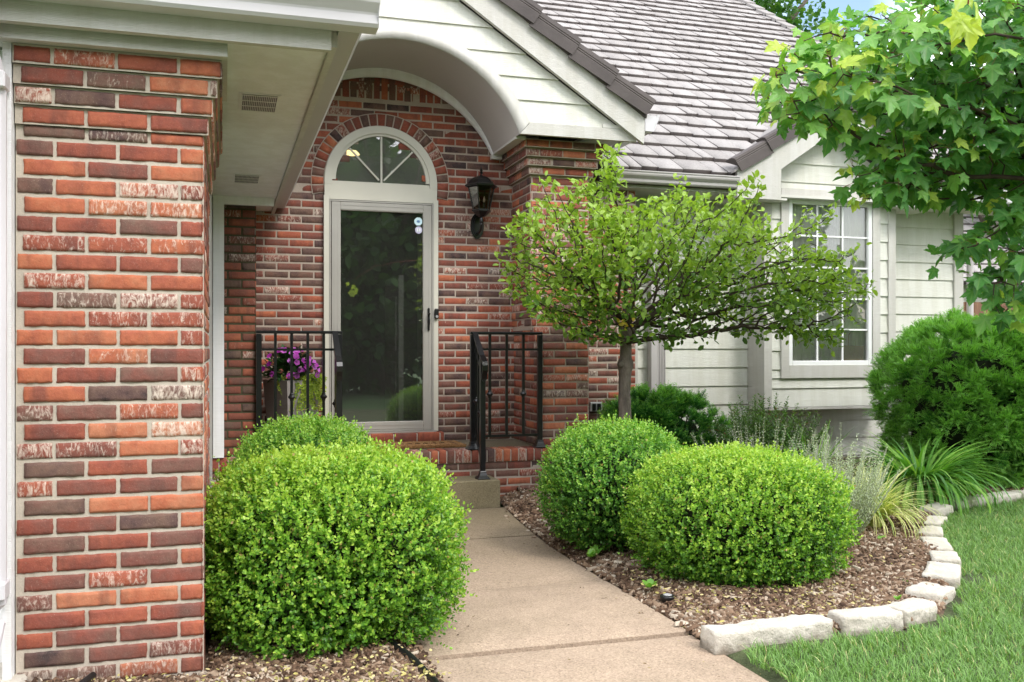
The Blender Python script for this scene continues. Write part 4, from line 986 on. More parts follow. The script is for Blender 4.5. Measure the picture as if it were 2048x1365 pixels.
# railings
def railing(x0, x1, xn, nb, label, side):
    t = thing('stair_railing', label, 'railing', (x0, 7.468, .415), 'wrought iron railings beside the step')
    Y = 7.468; B_ = .415
    def post(x, y, zb, zt):
        m = MB(); m.box(x - .020, x + .020, y - .020, y + .020, zb + .04, zt, .002); m.build('post', 'black', t)
        m = MB(); vs = []
        for h, w_ in ((0, .050), (.006, .052), (.012, .046), (.030, .030), (.050, .024), (.056, .0255), (.064, .022)): vs += [(x - w_, y - w_, zb + h), (x + w_, y - w_, zb + h), (x + w_, y + w_, zb + h), (x - w_, y + w_, zb + h)]
        m.add(vs, [(3, 2, 1, 0), (24, 25, 26, 27)] + [(4 * j + i, 4 * j + (i + 1) % 4, 4 * j + 4 + (i + 1) % 4, 4 * j + 4 + i) for j in range(6) for i in range(4)]); m.build('post_base', 'black', t)
    post(x0, Y, B_, 1.355); post(x1, Y, B_, 1.355)
    m = MB(); m.box(min(x0, x1) - .022, max(x0, x1) + .022, Y - .018, Y + .018, 1.357, 1.380, .004); m.build('top_rail', 'black', t)
    m = MB(); m.box(min(x0, x1), max(x0, x1), Y - .009, Y + .009, 1.225, 1.243); m.build('mid_rail', 'black', t)
    m = MB(); m.box(min(x0, x1), max(x0, x1), Y - .009, Y + .009, .510, .530); m.build('bottom_rail', 'black', t)
    def collar(m, x, y, z): m.lathe([(.010, -.034), (.015, -.026), (.015, -.018), (.026, -.006), (.028, 0), (.026, .006), (.015, .018), (.015, .026), (.010, .034)], (x, y, z), 10)
    for i in range(1, nb):
        x = x0 + (x1 - x0) * i / nb; m = MB(); m.box(x - .0105, x + .0105, Y - .0105, Y + .0105, .520, 1.36)
        if i % 2 == (1 if side > 0 else 0): collar(m, x, Y, .865)
        m.build('baluster', 'black', t)
    # sloping flight rail down to the newel on the step
    yn = 7.215; zn = 1.16
    post(xn, yn, .205, zn)
    xa = xn
    m = MB()
    P = [(xa, Y - .01, 1.372), (xa, yn + .02, 1.185), (xa, yn - .03, 1.155), (xa, yn - .062, 1.135), (xa, yn - .075, 1.108), (xa, yn - .073, 1.07), (xa, yn - .052, 1.035), (xa, yn - .040, 1.0), (xa, yn - .040, .975)]
    vs = []
    W = [.022] * 7 + [.022, .004]
    for i, p in enumerate(P):
        d = (Vector(P[min(i + 1, len(P) - 1)]) - Vector(P[max(i - 1, 0)])).normalized(); u = Vector((1, 0, 0)); nn = u.cross(d).normalized()
        for sx, sn_ in ((-1, -1), (1, -1), (1, 1), (-1, 1)): vs.append(Vector(p) + u * (sx * W[i]) + nn * (sn_ * .0065))
    k = 4; m.add(vs, [(3, 2, 1, 0), tuple(range(32, 36))] + [(4 * j + i, 4 * j + (i + 1) % 4, 4 * j + 4 + (i + 1) % 4, 4 * j + 4 + i) for j in range(8) for i in range(4)])
    m.build('hand_rail', 'black', t)
    for dz, nm in ((-.13, 'mid_rail'), (-.83, 'bottom_rail')):
        m = MB(); m.tube([(xa, Y - .01, 1.365 + dz), (xa, yn, 1.175 + dz)], .011, 4, R(45)); m.build(nm, 'black', t)
    for f in (.27, .5, .74):
        y = Y + (yn - Y) * f; zt = 1.365 + (1.175 - 1.365) * f; m = MB(); m.box(xa - .009, xa + .009, y - .009, y + .009, zt - .83, zt)
        if f != .5: collar(m, xa, y, zt - .50)
        m.build('baluster', 'black', t)
railing(1.955, 2.535, 1.97, 4, 'black iron railing with a curled handrail end right of the doormat', 1)
railing(.26, .872, .835, 5, 'black iron railing with a curled handrail end in front of the flower planter', -1)

# doormat
mat_ = thing('doormat', 'tan coir doormat with dark worn border lines lying before the storm door', 'doormat', (1.45, 7.95, .412))
m = MB(); m.box(.95, 1.95, 7.66, 8.06, .413, .435, .006); m.build('mat_body', 'coir', mat_)
m = MB()
for x in (1.86, 1.88): m.box(x, x + .006, 7.70, 8.02, .4352, .4362)
for i in range(11): m.tube([(1.06 + i * .07, 7.84, .437), (1.08 + i * .07, 7.86, .437), (1.10 + i * .07, 7.835, .437)], .004, 5)
m.build('mat_pattern', 'matline', mat_)
V = []
n = 2600; pos = np.c_[RNG.uniform(.95, 1.95, n), np.where(RNG.random(n) < .5, 7.66, RNG.uniform(7.66, 8.06, n)), RNG.uniform(.42, .436, n)]
d = nrm(np.c_[RNG.normal(0, .5, n), RNG.normal(-.3, .5, n), RNG.uniform(.2, 1, n)])
c = Cloud(); c.add(*leafcloud(NEED_V, NEED_F, pos, d, rsph(n), .016, RNG.random(n), .003)); 
M['coirf'] = mat_tint('coir_strand', [(0, (.30, .15, .06)), (1, (.58, .34, .15))]); c.build('mat_fibre', 'coirf', mat_)

# ------------------------------------------------------------------ planter with flowers
pc_ = (.53, 7.80)
plo = thing('planter', 'tall square taupe planter holding purple flowers behind the left railing', 'planter', (pc_[0], pc_[1], .415))
m = MB(); ang = R(-58); 
def sq(s, z, a=ang): return [(pc_[0] + s * (cx_ * math.cos(a) - cy_ * math.sin(a)), pc_[1] + s * (cx_ * math.sin(a) + cy_ * math.cos(a)), z) for cx_, cy_ in ((-1, -1), (1, -1), (1, 1), (-1, 1))]
rings = [sq(.125, .415), sq(.127, .43), sq(.163, .97), sq(.165, .99), sq(.150, .99), sq(.147, .955)]
m.add([p for r_ in rings for p in r_], [(3, 2, 1, 0), (20, 21, 22, 23)] + [(4 * j + i, 4 * j + (i + 1) % 4, 4 * j + 4 + (i + 1) % 4, 4 * j + 4 + i) for j in range(5) for i in range(4)]); m.build('pot', 'planter', plo)
m = MB(); m.add(sq(.146, .962), [(0, 1, 2, 3)]); m.build('potting_soil', 'soil', plo)
imp = thing('flowering_plant', 'purple impatiens with dark leaves growing in the taupe planter', 'flowers', (pc_[0], pc_[1], .965))
n = 420; dr = rsph(n); dr[:, 2] = np.abs(dr[:, 2]); pos = np.array([pc_[0] - .02, pc_[1], 1.0]) + dr * np.array([.23, .2, .22]) * RNG.uniform(.4, 1, (n, 1))
c = Cloud(); c.add(*leafcloud(OVAL_V, OVAL_F, pos, dr + RNG.normal(0, .5, (n, 3)), rsph(n) * .4 + (0, 0, 1), RNG.uniform(.05, .085, n), RNG.random(n))); c.build('foliage', 'darkleaf', imp)
c = Cloud()
for i in range(40):
    a = RNG.uniform(0, 6.28); el = RNG.uniform(.1, 1.4); dr_ = np.array([math.cos(a) * math.cos(el), -abs(math.sin(a)) * math.cos(el), math.sin(el)]); ctr = np.array([pc_[0] - .02, pc_[1], 1.0]) + dr_ * np.array([.24, .21, .24])
    nn = nrm(dr_ + np.array([0, -.6, .1]) + RNG.normal(0, .2, 3)); u = nrm(np.cross(nn, (0, 0, 1))); v_ = np.cross(nn, u); tt = RNG.uniform(.1, .95)
    for k in range(5):
        an = k * 1.2566; dd = u * math.cos(an) + v_ * math.sin(an) + nn * .15
        PV = np.array([(0, 0, 0), (.55, .42, 0), (1, .2, .02), (1, -.2, .02), (.55, -.42, 0)]); PF = np.array([(0, 1, 2, 3), (0, 3, 4, 0)])
        c.add(*leafcloud(ROUND_V * (1, 1.4, 1), OVAL_F, ctr[None], dd[None], nn[None], .026, [tt]))
c.build('blossom', 'petal', imp)
jen = thing('trailing_plant', 'yellow-green creeping plant spilling over the front of the taupe planter', 'plant', (pc_[0] + .1, pc_[1], .98))
c = Cloud()
for i in range(34):
    x = pc_[0] + RNG.uniform(-.20, .22); x = x if RNG.random() < .35 else pc_[0] + RNG.uniform(.02, .22); L = RNG.uniform(.06, .30); nn = int(L / .008)
    t = np.linspace(0, 1, nn); px_ = x + .03 * np.sin(t * 5 + i) + .02 * t; py_ = pc_[1] - .16 + abs(x - pc_[0]) * .5 - .03 * t + RNG.uniform(-.02, .02); pz_ = 1.03 - L * t + .02 * np.sin(t * 3)
    P = np.c_[px_, py_ + np.zeros(nn), pz_]; P = np.repeat(P, 2, 0); k = len(P)
    c.add(*leafcloud(ROUND_V, OVAL_F, P, np.c_[np.tile([1, -1], nn) + RNG.normal(0, .3, k), RNG.normal(-.4, .3, k), RNG.normal(0, .3, k)], np.c_[RNG.normal(0, .3, k), -np.ones(k), RNG.normal(.4, .3, k)], RNG.uniform(.013, .021, k), RNG.random(k)))
c.build('foliage', 'jenny', jen)

# ------------------------------------------------------------------ ground
def grid_surface(name, poly_fn, x0, x1, y0, y1, st, zf, mat, kind='structure', snap=None):
    nx_, ny_ = int((x1 - x0) / st), int((y1 - y0) / st); xs = np.linspace(x0, x1, nx_ + 1); ys = np.linspace(y0, y1, ny_ + 1)
    X, Y = np.meshgrid(xs, ys); Z = zf(X, Y); V = np.c_[X.ravel(), Y.ravel(), Z.ravel()]; F = []
    w_ = nx_ + 1
    I, J = np.meshgrid(np.arange(nx_), np.arange(ny_)); I = I.ravel(); J = J.ravel()
    cx_ = (xs[I] + xs[I + 1]) / 2; cy_ = (ys[J] + ys[J + 1]) / 2; keep = poly_fn(cx_, cy_); I, J = I[keep], J[keep]
    F = np.c_[J * w_ + I, J * w_ + I + 1, (J + 1) * w_ + I + 1, (J + 1) * w_ + I]
    if snap: V = snap(V)
    o = npmesh(name, V, F, mat, None, None, True); o['kind'] = kind; return o
def sstep(t): t = np.clip(t, 0, 1); return t * t * (3 - 2 * t)
def wob(X, Y, a=.02, f=2.3): return a * (np.sin(X * f + 1.3) * np.cos(Y * f * 1.2) + .5 * np.sin(X * f * 2.7 + Y * 3.1) + .3 * np.sin(Y * 9 + X * 7))
m = MB(); m.add([(-400, -400, -.06), (400, -400, -.06), (400, 600, -.06), (-400, 600, -.06)], [(0, 1, 2, 3)]); g = m.build('ground', 'field'); g['kind'] = 'structure'
PATHX = lambda y: 1.965 + np.clip(y - 5.2, 0, 9) ** 1.7 * .052
# edging line of the bed: lawn side
EDGE = [(1.93, 3.42), (2.5, 3.44), (2.9, 3.46), (3.15, 3.54), (3.38, 3.74), (3.62, 4.05), (3.88, 4.32), (4.1, 4.62), (4.30, 4.95), (4.5, 5.2), (4.78, 5.5), (5.15, 5.78), (5.6, 5.95), (6.2, 6.12), (7.2, 6.3), (9, 6.5)]
EX = np.array([p[0] for p in EDGE]); EYY = np.array([p[1] for p in EDGE])
def edge_y(x): return np.interp(x, EX, EYY)
def bedz(x, y): return (.035 + wob(x, y, .015)) * sstep((x - PATHX(y)) / .22) - .014 * sstep(1 - (x - PATHX(y)) / .1) + .03 * np.clip(y - 6.8, 0, 2)
bedfn = lambda x, y: (x > 1.9) & (y > edge_y(x) - .05)
def snap_bed(V):
    pe = PATHX(V[:, 1]) + .002; V[V[:, 0] < pe + .005, 2] = -.016; V[:, 0] = np.maximum(V[:, 0], pe); lowm = V[:, 1] < edge_y(V[:, 0]) + .04
    V[lowm, 1] = np.maximum(V[lowm, 1], edge_y(V[lowm, 0]) + .0); V[lowm, 2] = .004; return V
grid_surface('mulch_bed', bedfn, 1.9, 9.0, 3.3, 8.6, .08, lambda X, Y: bedz(X, Y), 'soil', snap=snap_bed)
grid_surface('mulch_bed', lambda x, y: x < .82, -2.2, .774, 3.0, 7.5, .08, lambda X, Y: (.03 * sstep((.775 - X) / .15) - .012) + wob(X, Y, .012) + .03 * np.clip(-X, 0, .6), 'soil')
lawnfn = lambda x, y: (x > 1.9) & (y < edge_y(x) + .02) 
grid_surface('lawn', lawnfn, 1.971, 14, -3, 6.7, .12, lambda X, Y: .012 + wob(X, Y, .008, 1.5) - .02 * (X < 1.98), 'lawn')
# path slabs
slabs = [(-3.5, 2.30), (2.312, 3.715), (3.739, 4.690), (4.708, 5.980), (5.994, 7.10)]
for i, (y0, y1) in enumerate(slabs):
    m = MB(); n = 10; top = (-.013, -.010, 0, -.004, -.002)[i]
    xs = lambda y: float(PATHX(np.array(y)))
    ys = [y0 + (y1 - y0) * k / n for k in range(n + 1)]; b = .008
    V = []; 
    for y in ys:
        yy = min(max(y, y0), y1); dz = b if (y in (ys[0], ys[-1])) else 0
        V += [(.775, yy, -.1), (.775, yy, top - b), (.775 + b, yy, top - dz), (xs(yy) - b, yy, top - dz), (xs(yy), yy, top - b), (xs(yy), yy, -.1)]
    F = [(6 * k + j, 6 * k + j + 1, 6 * k + 7 + j, 6 * k + 6 + j)[::-1] for k in range(n) for j in range(5)]; F += [(0, 1, 2, 3, 4, 5), tuple(range(6 * n + 5, 6 * n - 1, -1))]
    m.add(V, F); o = m.build('path', 'concrete'); o['kind'] = 'structure'
m = MB(); m.box(.80, 1.95, 2.2, 7.0, -.06, -.030); o = m.build('path', 'soil'); o['kind'] = 'structure'

# chips
CB = np.array([(-.5, -.5, -.5), (.5, -.5, -.5), (.5, .5, -.5), (-.5, .5, -.5), (-.42, -.4, .5), (.4, -.45, .5), (.45, .4, .5), (-.4, .45, .5)]) * (1, 1, .28)
CF = np.array([(4, 5, 6, 7), (0, 1, 5, 4), (1, 2, 6, 5), (2, 3, 7, 6), (3, 0, 4, 7)])
def chips(name, pts, zf, n, lo=.018, hi=.075, tl=0):
    x, y = pts; z = np.maximum(zf(x, y), -.002 if tl > .2 else -1) + RNG.uniform(.0, .022, n) * np.clip((x - PATHX(y) + .12) * 5 if tl > .2 else 1, .1, 1); a = RNG.uniform(0, 6.28, n); til = RNG.normal(0, .28, n)
    d = np.c_[np.cos(a) * np.cos(til), np.sin(a) * np.cos(til), np.sin(til)]; L = lo + (hi - lo) * RNG.beta(1.2, 3, n); W = RNG.uniform(.06, .20, n) * L + .002
    tint = np.clip(RNG.beta(1.0, 1.5, n) + tl * (lump(np.c_[x, y, z] * 1.3, 5) + .25), 0, 1)
    V, F, T = leafcloud(CB, CF, np.c_[x, y, z], d, np.c_[RNG.normal(0, .25, n), RNG.normal(0, .25, n), np.ones(n)], L, tint, W)
    return npmesh(name, V, F, 'chip', None, {'tint': T})
n = 190000; x = RNG.uniform(1.95, 7.2, n); y = 3.4 + 5.0 * RNG.random(n) ** 1.5; k = (y > edge_y(x) + .03) & ((x > PATHX(y) + .004) | (RNG.random(n) < .02) & (x > PATHX(y) - .10)) & (y < 7.9); k &= ~((x < 2.15) & (y > 7.1)); x, y = x[k], y[k]
n1_ = len(x); o = chips('wood_chips', (x, y), bedz, n1_, .012, .078, .22); tag(o, 'shredded brown and grey wood mulch covering the planting bed', 'mulch', kind='stuff')
n = 40000; x = RNG.uniform(-1.0, .775, n); y = 3.35 + 3.9 * RNG.random(n) ** 2; k = ~((x < PX1 + .02) & (y > PY - .02)); x, y = x[k], y[k]
o = chips('wood_chips', (x, y), lambda x, y: .03 * sstep((.775 - x) / .15) - .008 + wob(x, y, .012) + .03 * np.clip(-x, 0, .6), len(x), .016, .06, .1); tag(o, 'mulch of small bark pieces round the brick pillar and left hedge', 'mulch', kind='stuff')
# fallen leaves
n = 2600; x = np.r_[RNG.uniform(-.9, .78, 1500), RNG.uniform(1.98, 3.0, 700), RNG.uniform(2, 4.5, 400)]; y = np.r_[3.3 + RNG.random(1500) ** 2 * 1.5, RNG.uniform(3.5, 4.6, 700), RNG.uniform(3.6, 6, 400)]
k = ~((x < PX1 + .03) & (y > PY - .03)) & ((x < 1.5) | (y > edge_y(x) + .03)); x, y = x[k], y[k]; n = len(x)
c = Cloud(); c.add(*leafcloud(OVAL_V, OVAL_F, np.c_[x, y, np.full(n, .065) + wob(x, y, .012)], np.c_[RNG.normal(size=(n, 2)), RNG.normal(0, .25, n)], np.c_[RNG.normal(0, .4, (n, 2)), np.ones(n)], RNG.uniform(.012, .026, n), RNG.random(n))); o = c.build('leaf_litter', 'litter'); tag(o, 'small yellow fallen leaves scattered over the mulch', 'fallen leaves', kind='stuff')

# grass blades
def blades(pos, h, wd, lean, az, tint, seg=3, curl=1.0):
    n = len(pos); t = np.linspace(0, 1, seg + 1); V = np.zeros((n, (seg + 1) * 2, 3)); d = np.c_[np.cos(az), np.sin(az), np.zeros(n)]; s = np.c_[-np.sin(az), np.cos(az), np.zeros(n)]
    tw = RNG.uniform(-1, 1, n)
    for i, tt in enumerate(t):
        ang = lean * tt ** curl; out = (np.sin(ang) * tt * h)[:, None]; up = (np.cos(ang * .8) * tt * h)[:, None]
        ce = pos + d * out + np.array([0, 0, 1.]) * up; ww = (wd * (1 - tt ** 2.2) + .0003)[:, None]; ss = s + d * tw[:, None] * .6
        V[:, 2 * i] = ce - ss * ww; V[:, 2 * i + 1] = ce + ss * ww
    F = np.array([(2 * i, 2 * i + 1, 2 * i + 3, 2 * i + 2) for i in range(seg)]); F = F[None] + (np.arange(n) * (seg + 1) * 2)[:, None, None]
    return V.reshape(-1, 3), F.reshape(-1, 4), np.repeat(tint, (seg + 1) * 2)
n = 480000; y = 1.6 + 5.0 * RNG.random(n) ** 1.2; x = RNG.uniform(1.9, 11.0, n); k = (y < edge_y(x) - .07 + .04 * np.sin(x * 31)) & (x > 1.985 + .015 * np.sin(y * 23)) & ((x < y * 1.12 + .5) | (RNG.random(n) < .55))
bare = np.exp(-(((x - 3.78) / .16) ** 2 + ((y - 4.06) / .13) ** 2)); k &= RNG.random(n) > bare
x, y = x[k], y[k]; n = len(x)
pt = lump(np.c_[x, y, x * 0] * 1.1, 14); h = RNG.uniform(.026, .056, n) * (1 + .25 * pt); tint = np.clip(RNG.beta(2.2, 2.2, n) * .85 + .12 * pt, 0, .95); tint[RNG.random(n) < .03] = 1
az = RNG.normal(2.4, 1.6, n) + pt
c = Cloud(); c.add(*blades(np.c_[x, y, np.full(n, .008)], h, RNG.uniform(.0010, .0020, n), RNG.uniform(.3, 1.3, n), az, tint)); o = c.build('grass', 'grass'); tag(o, 'fresh green lawn grass curving round the stone-edged bed', 'grass', kind='stuff')

# edging stones
def stone(cx, cy, L, W, Hh, rot, label, seed, z=0, tip=0):
    r = np.random.default_rng(seed); nx_, ny_, nz_ = max(7, int(L / .018)), 8, 7
    pts = {}; V = []; F = []
    def vid(i, j, k):
        if (i, j, k) in pts: return pts[(i, j, k)]
        p = np.array([i / nx_ - .5, j / ny_ - .5, k / nz_ - .5]); q = np.sign(p) * np.abs(p * 2) ** 1.0 / 2
        e = np.array([L, W, Hh]); P = q * e
        # soften corners
        m_ = np.array([abs(q[0]) * 2, abs(q[1]) * 2, abs(q[2]) * 2]); ex = np.maximum(0, e / 2 - np.abs(P)); rr = .011
        c_ = np.sign(P) * np.maximum(np.abs(P) - rr * 0, 0); inn = np.sign(P) * np.minimum(np.abs(P), e / 2 - rr); dv = P - inn; ln = np.linalg.norm(dv)
        if ln > rr: P = inn + dv / ln * rr
        ns = Vector((P[0] * 9 + seed * 3.1, P[1] * 9, P[2] * 9)); o1 = noise.noise(ns) * .010 + noise.noise(ns * 3.3) * .010 + noise.noise(ns * 8) * .007
        P = P * (1 + o1 / .09 * .9 * np.array([.35, .8, .8])); P[2] += noise.noise(Vector((P[0] * 4, seed, 0))) * .012
        pts[(i, j, k)] = len(V); V.append(P); return pts[(i, j, k)]
    for i in range(nx_):
        for j in range(ny_):
            F.append((vid(i, j, 0), vid(i, j + 1, 0), vid(i + 1, j + 1, 0), vid(i + 1, j, 0))); F.append((vid(i, j, nz_), vid(i + 1, j, nz_), vid(i + 1, j + 1, nz_), vid(i, j + 1, nz_)))
    for i in range(nx_):
        for k in range(nz_):
            F.append((vid(i, 0, k), vid(i + 1, 0, k), vid(i + 1, 0, k + 1), vid(i, 0, k + 1))); F.append((vid(i, ny_, k), vid(i, ny_, k + 1), vid(i + 1, ny_, k + 1), vid(i + 1, ny_, k)))
    for j in range(ny_):
        for k in range(nz_):
            F.append((vid(0, j, k), vid(0, j, k + 1), vid(0, j + 1, k + 1), vid(0, j + 1, k))); F.append((vid(nx_, j, k), vid(nx_, j + 1, k), vid(nx_, j + 1, k + 1), vid(nx_, j, k + 1)))
    V = np.array(V); a = math.radians(rot); 
    o = npmesh('edging_stone', V, np.array(F), 'stone', None, None, True)
    o.location = (cx, cy, Hh / 2 + z - .025); o.rotation_euler = (0, tip, a)
    tag(o, label, 'edging stone', 'limestone blocks edging the bed'); return o
ST = [(2.20, 3.485, .57, .12, .108, 1, 'longest pale limestone edging block, its end touching the concrete path'),
      (2.70, 3.50, .31, .125, .112, 0, 'second edging stone from the path, with a dark rough front face'),
      (2.985, 3.56, .22, .13, .105, 14, 'short rounded edging stone where the border starts to curve away from the path'),
      (3.30, 3.79, .24, .17, .10, 30, 'square flat-topped edging stone at the foremost corner of the curve, by the grass'),
      (3.64, 4.09, .34, .17, .10, 46, 'long flat edging stone beside the bare patch of lawn'),
      (3.93, 4.40, .27, .15, .09, 52, 'edging stone just beyond the long flat one by the bare patch'),
      (4.17, 4.74, .33, .15, .085, 55, 'edging stone halfway up the curve below the variegated grass'),
      (4.42, 5.08, .28, .15, .085, 50, 'edging stone touched by the tips of the variegated grass'),
      (4.70, 5.42, .34, .20, .08, 40, 'broad flat stone between the variegated grass and the daylilies'),
      (5.02, 5.70, .22, .15, .11, 20, 'wedge-shaped edging stone standing at the foot of the daylilies'),
      (5.50, 5.95, .40, .14, .10, 18, 'edging stone under the drooping daylily leaves'),
      (5.95, 6.08, .42, .14, .10, 12, 'edging stone right of the daylilies, against the far lawn'),
      (6.42, 6.18, .44, .14, .10, 9, 'farthest edging stone at the right, under the big yew')]
for i, s in enumerate(ST): stone(*s, seed=i + 3)

# small objects at the left foot of the pillar
m = MB(); m.box(-1.25, -.665, 3.50, 3.90, -.02, .085, .012); o = m.build('splash_block', 'stone'); tag(o, 'beige concrete block under the left downspout beside the brick pillar', 'block')
m = MB(); m.lathe([(.105, -.02), (.105, .020), (.10, .030), (.04, .038), (.0, .039)], (-.36, 3.47, .02), 28); o = m.build('round_lid', 'blue', None, True); tag(o, 'pale teal round lid lying in the mulch at the foot of the pillar', 'lid')
m = MB(); m.tube([(-.52, 3.44, .03), (-.475, 3.56, .075), (-.44, 3.62, .085)], .012, 8); o = m.build('hose_end', 'blackplastic', None, True); tag(o, 'short black hose end sticking out of the mulch by the pillar', 'hose')
m = MB(); m.tube([(.745, 2.6, .02), (.74, 3.0, .022), (.735, 3.35, .024), (.70, 3.62, .03), (.66, 3.80, .035), (.55, 3.95, .04)], .014, 8, 0, 1.6); o = m.build('edging_strip', 'blackplastic', None, True); tag(o, 'black plastic edging running along the left side of the path', 'edging')
up = thing('ground_light', 'small round black ground light sunk in the mulch beside the path', 'light', (2.05, 4.12, .05))
m = MB(); m.lathe([(.03, -.02), (.036, .005), (.037, .014), (.024, .016), (.020, .008)], (2.05, 4.12, .035), 20); m.build('housing', 'blackplastic', up, True)
m = MB(); m.lathe([(.0235, .0165), (.016, .020), (.011, .017), (.001, .016)], (2.05, 4.12, .035), 20); m.build('lens', 'grey', up, True)

# ------------------------------------------------------------------ shrubs
def boxwood(name, label, c, rad, nsp, mat, seed, top=0, leaf=.017, pw=2.3, amp=.05, bright=0.0, low=.75):
    global RNG
    RNG = np.random.default_rng(seed)
    t = thing(name, label, 'shrub', (c[0], c[1], 0), 'boxwood shrubs')
    c = np.array(c); rad = np.array(rad)
    dr = rsph(nsp); dr = dr[dr[:, 2] > -low]; 
    q = (np.abs(dr / rad) ** pw).sum(1) ** (-1 / pw); lm = lump(dr * 2.2, seed) * amp + lump(dr * 4.5, seed + 1) * amp * .55
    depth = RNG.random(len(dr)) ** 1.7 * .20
    rr = q * (1 + lm); st_ = (RNG.random(len(dr)) < .035) * RNG.uniform(.01, .05, len(dr)); P = c + dr * (rr - depth * .9 + st_)[:, None]
    k = P[:, 2] > .03; P, dr, depth, rr = P[k], dr[k], depth[k], rr[k]
    nr = nrm(dr / rad); ax = nrm(nr * .75 + np.array([0, 0, .75]) + RNG.normal(0, .38, P.shape)); n = len(P)
    cl = Cloud(); L = RNG.uniform(.03, .065, n); L[RNG.random(n) < .05] *= 1.7; t0 = nrm(np.cross(ax, rsph(n))); t1 = np.cross(ax, t0)
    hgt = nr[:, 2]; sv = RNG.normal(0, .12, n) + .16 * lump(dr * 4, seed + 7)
    for j in range(9):
        an = j * 1.5708 + (j // 2) * .8 + RNG.normal(0, .3, n); f = (j // 2) / 4.2; rad_ = t0 * np.cos(an)[:, None] + t1 * np.sin(an)[:, None]
        ps = P + ax * (L * f)[:, None]; dd = rad_ * .8 + ax * (.35 + .6 * f) + RNG.normal(0, .18, (n, 3)); nn = ax - rad_ * .3 + RNG.normal(0, .25, (n, 3))
        if j == 8: dd = ax + RNG.normal(0, .25, (n, 3)); nn = rad_
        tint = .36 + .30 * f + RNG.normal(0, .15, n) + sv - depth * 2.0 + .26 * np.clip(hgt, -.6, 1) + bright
        cl.add(*leafcloud(ROUND_V, OVAL_F, ps, dd, nn, leaf * RNG.uniform(.75, 1.2, n), np.where(RNG.random(n) < .012, 1., np.clip(tint, 0, .95))))
    cl.build('foliage', mat, t)
    # woody stems, plus an added solid dark core that stops see-through
    m = MB()
    for i in range(46):
        d = rsph(1)[0]; d[2] = abs(d[2]) * .8 + .1; e = c + d * (rad * .82); e[2] = max(e[2], .1)
        b = np.array([c[0] + RNG.normal(0, .06), c[1] + RNG.normal(0, .06), 0.0]); mid = (b + e) / 2 + RNG.normal(0, .04, 3); m.tube([b, mid, e], [.011, .007, .003], 5)
    m.build('stem', 'twig', t)
    dr = []; K = 20; V = []; F = []
    for j in range(K + 1):
        for i in range(2 * K):
            th, ph = math.pi * j / K, math.pi * i / K; V.append((math.sin(th) * math.cos(ph), math.sin(th) * math.sin(ph), math.cos(th)))
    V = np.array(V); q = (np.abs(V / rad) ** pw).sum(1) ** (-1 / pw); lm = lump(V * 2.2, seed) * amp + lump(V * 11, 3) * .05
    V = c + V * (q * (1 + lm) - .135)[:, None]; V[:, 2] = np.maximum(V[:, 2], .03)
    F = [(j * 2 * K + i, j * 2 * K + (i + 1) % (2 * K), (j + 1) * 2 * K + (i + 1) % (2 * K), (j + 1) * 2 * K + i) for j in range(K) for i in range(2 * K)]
    npmesh('dark_core', V, F, 'core', t, None, False)
    return t
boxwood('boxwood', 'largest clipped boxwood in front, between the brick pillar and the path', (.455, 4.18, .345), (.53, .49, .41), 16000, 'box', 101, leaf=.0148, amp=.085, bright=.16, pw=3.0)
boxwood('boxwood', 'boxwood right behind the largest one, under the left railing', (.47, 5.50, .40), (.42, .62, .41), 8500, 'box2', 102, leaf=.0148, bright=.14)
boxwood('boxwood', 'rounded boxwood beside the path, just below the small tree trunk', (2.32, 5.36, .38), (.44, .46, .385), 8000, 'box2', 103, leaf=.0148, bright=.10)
boxwood('boxwood', 'wide clipped boxwood in the middle of the bed, nearest the edging stones', (2.64, 4.50, .32), (.54, .50, .335), 14000, 'box', 104, leaf=.0145, bright=.12, amp=.07, pw=2.8)

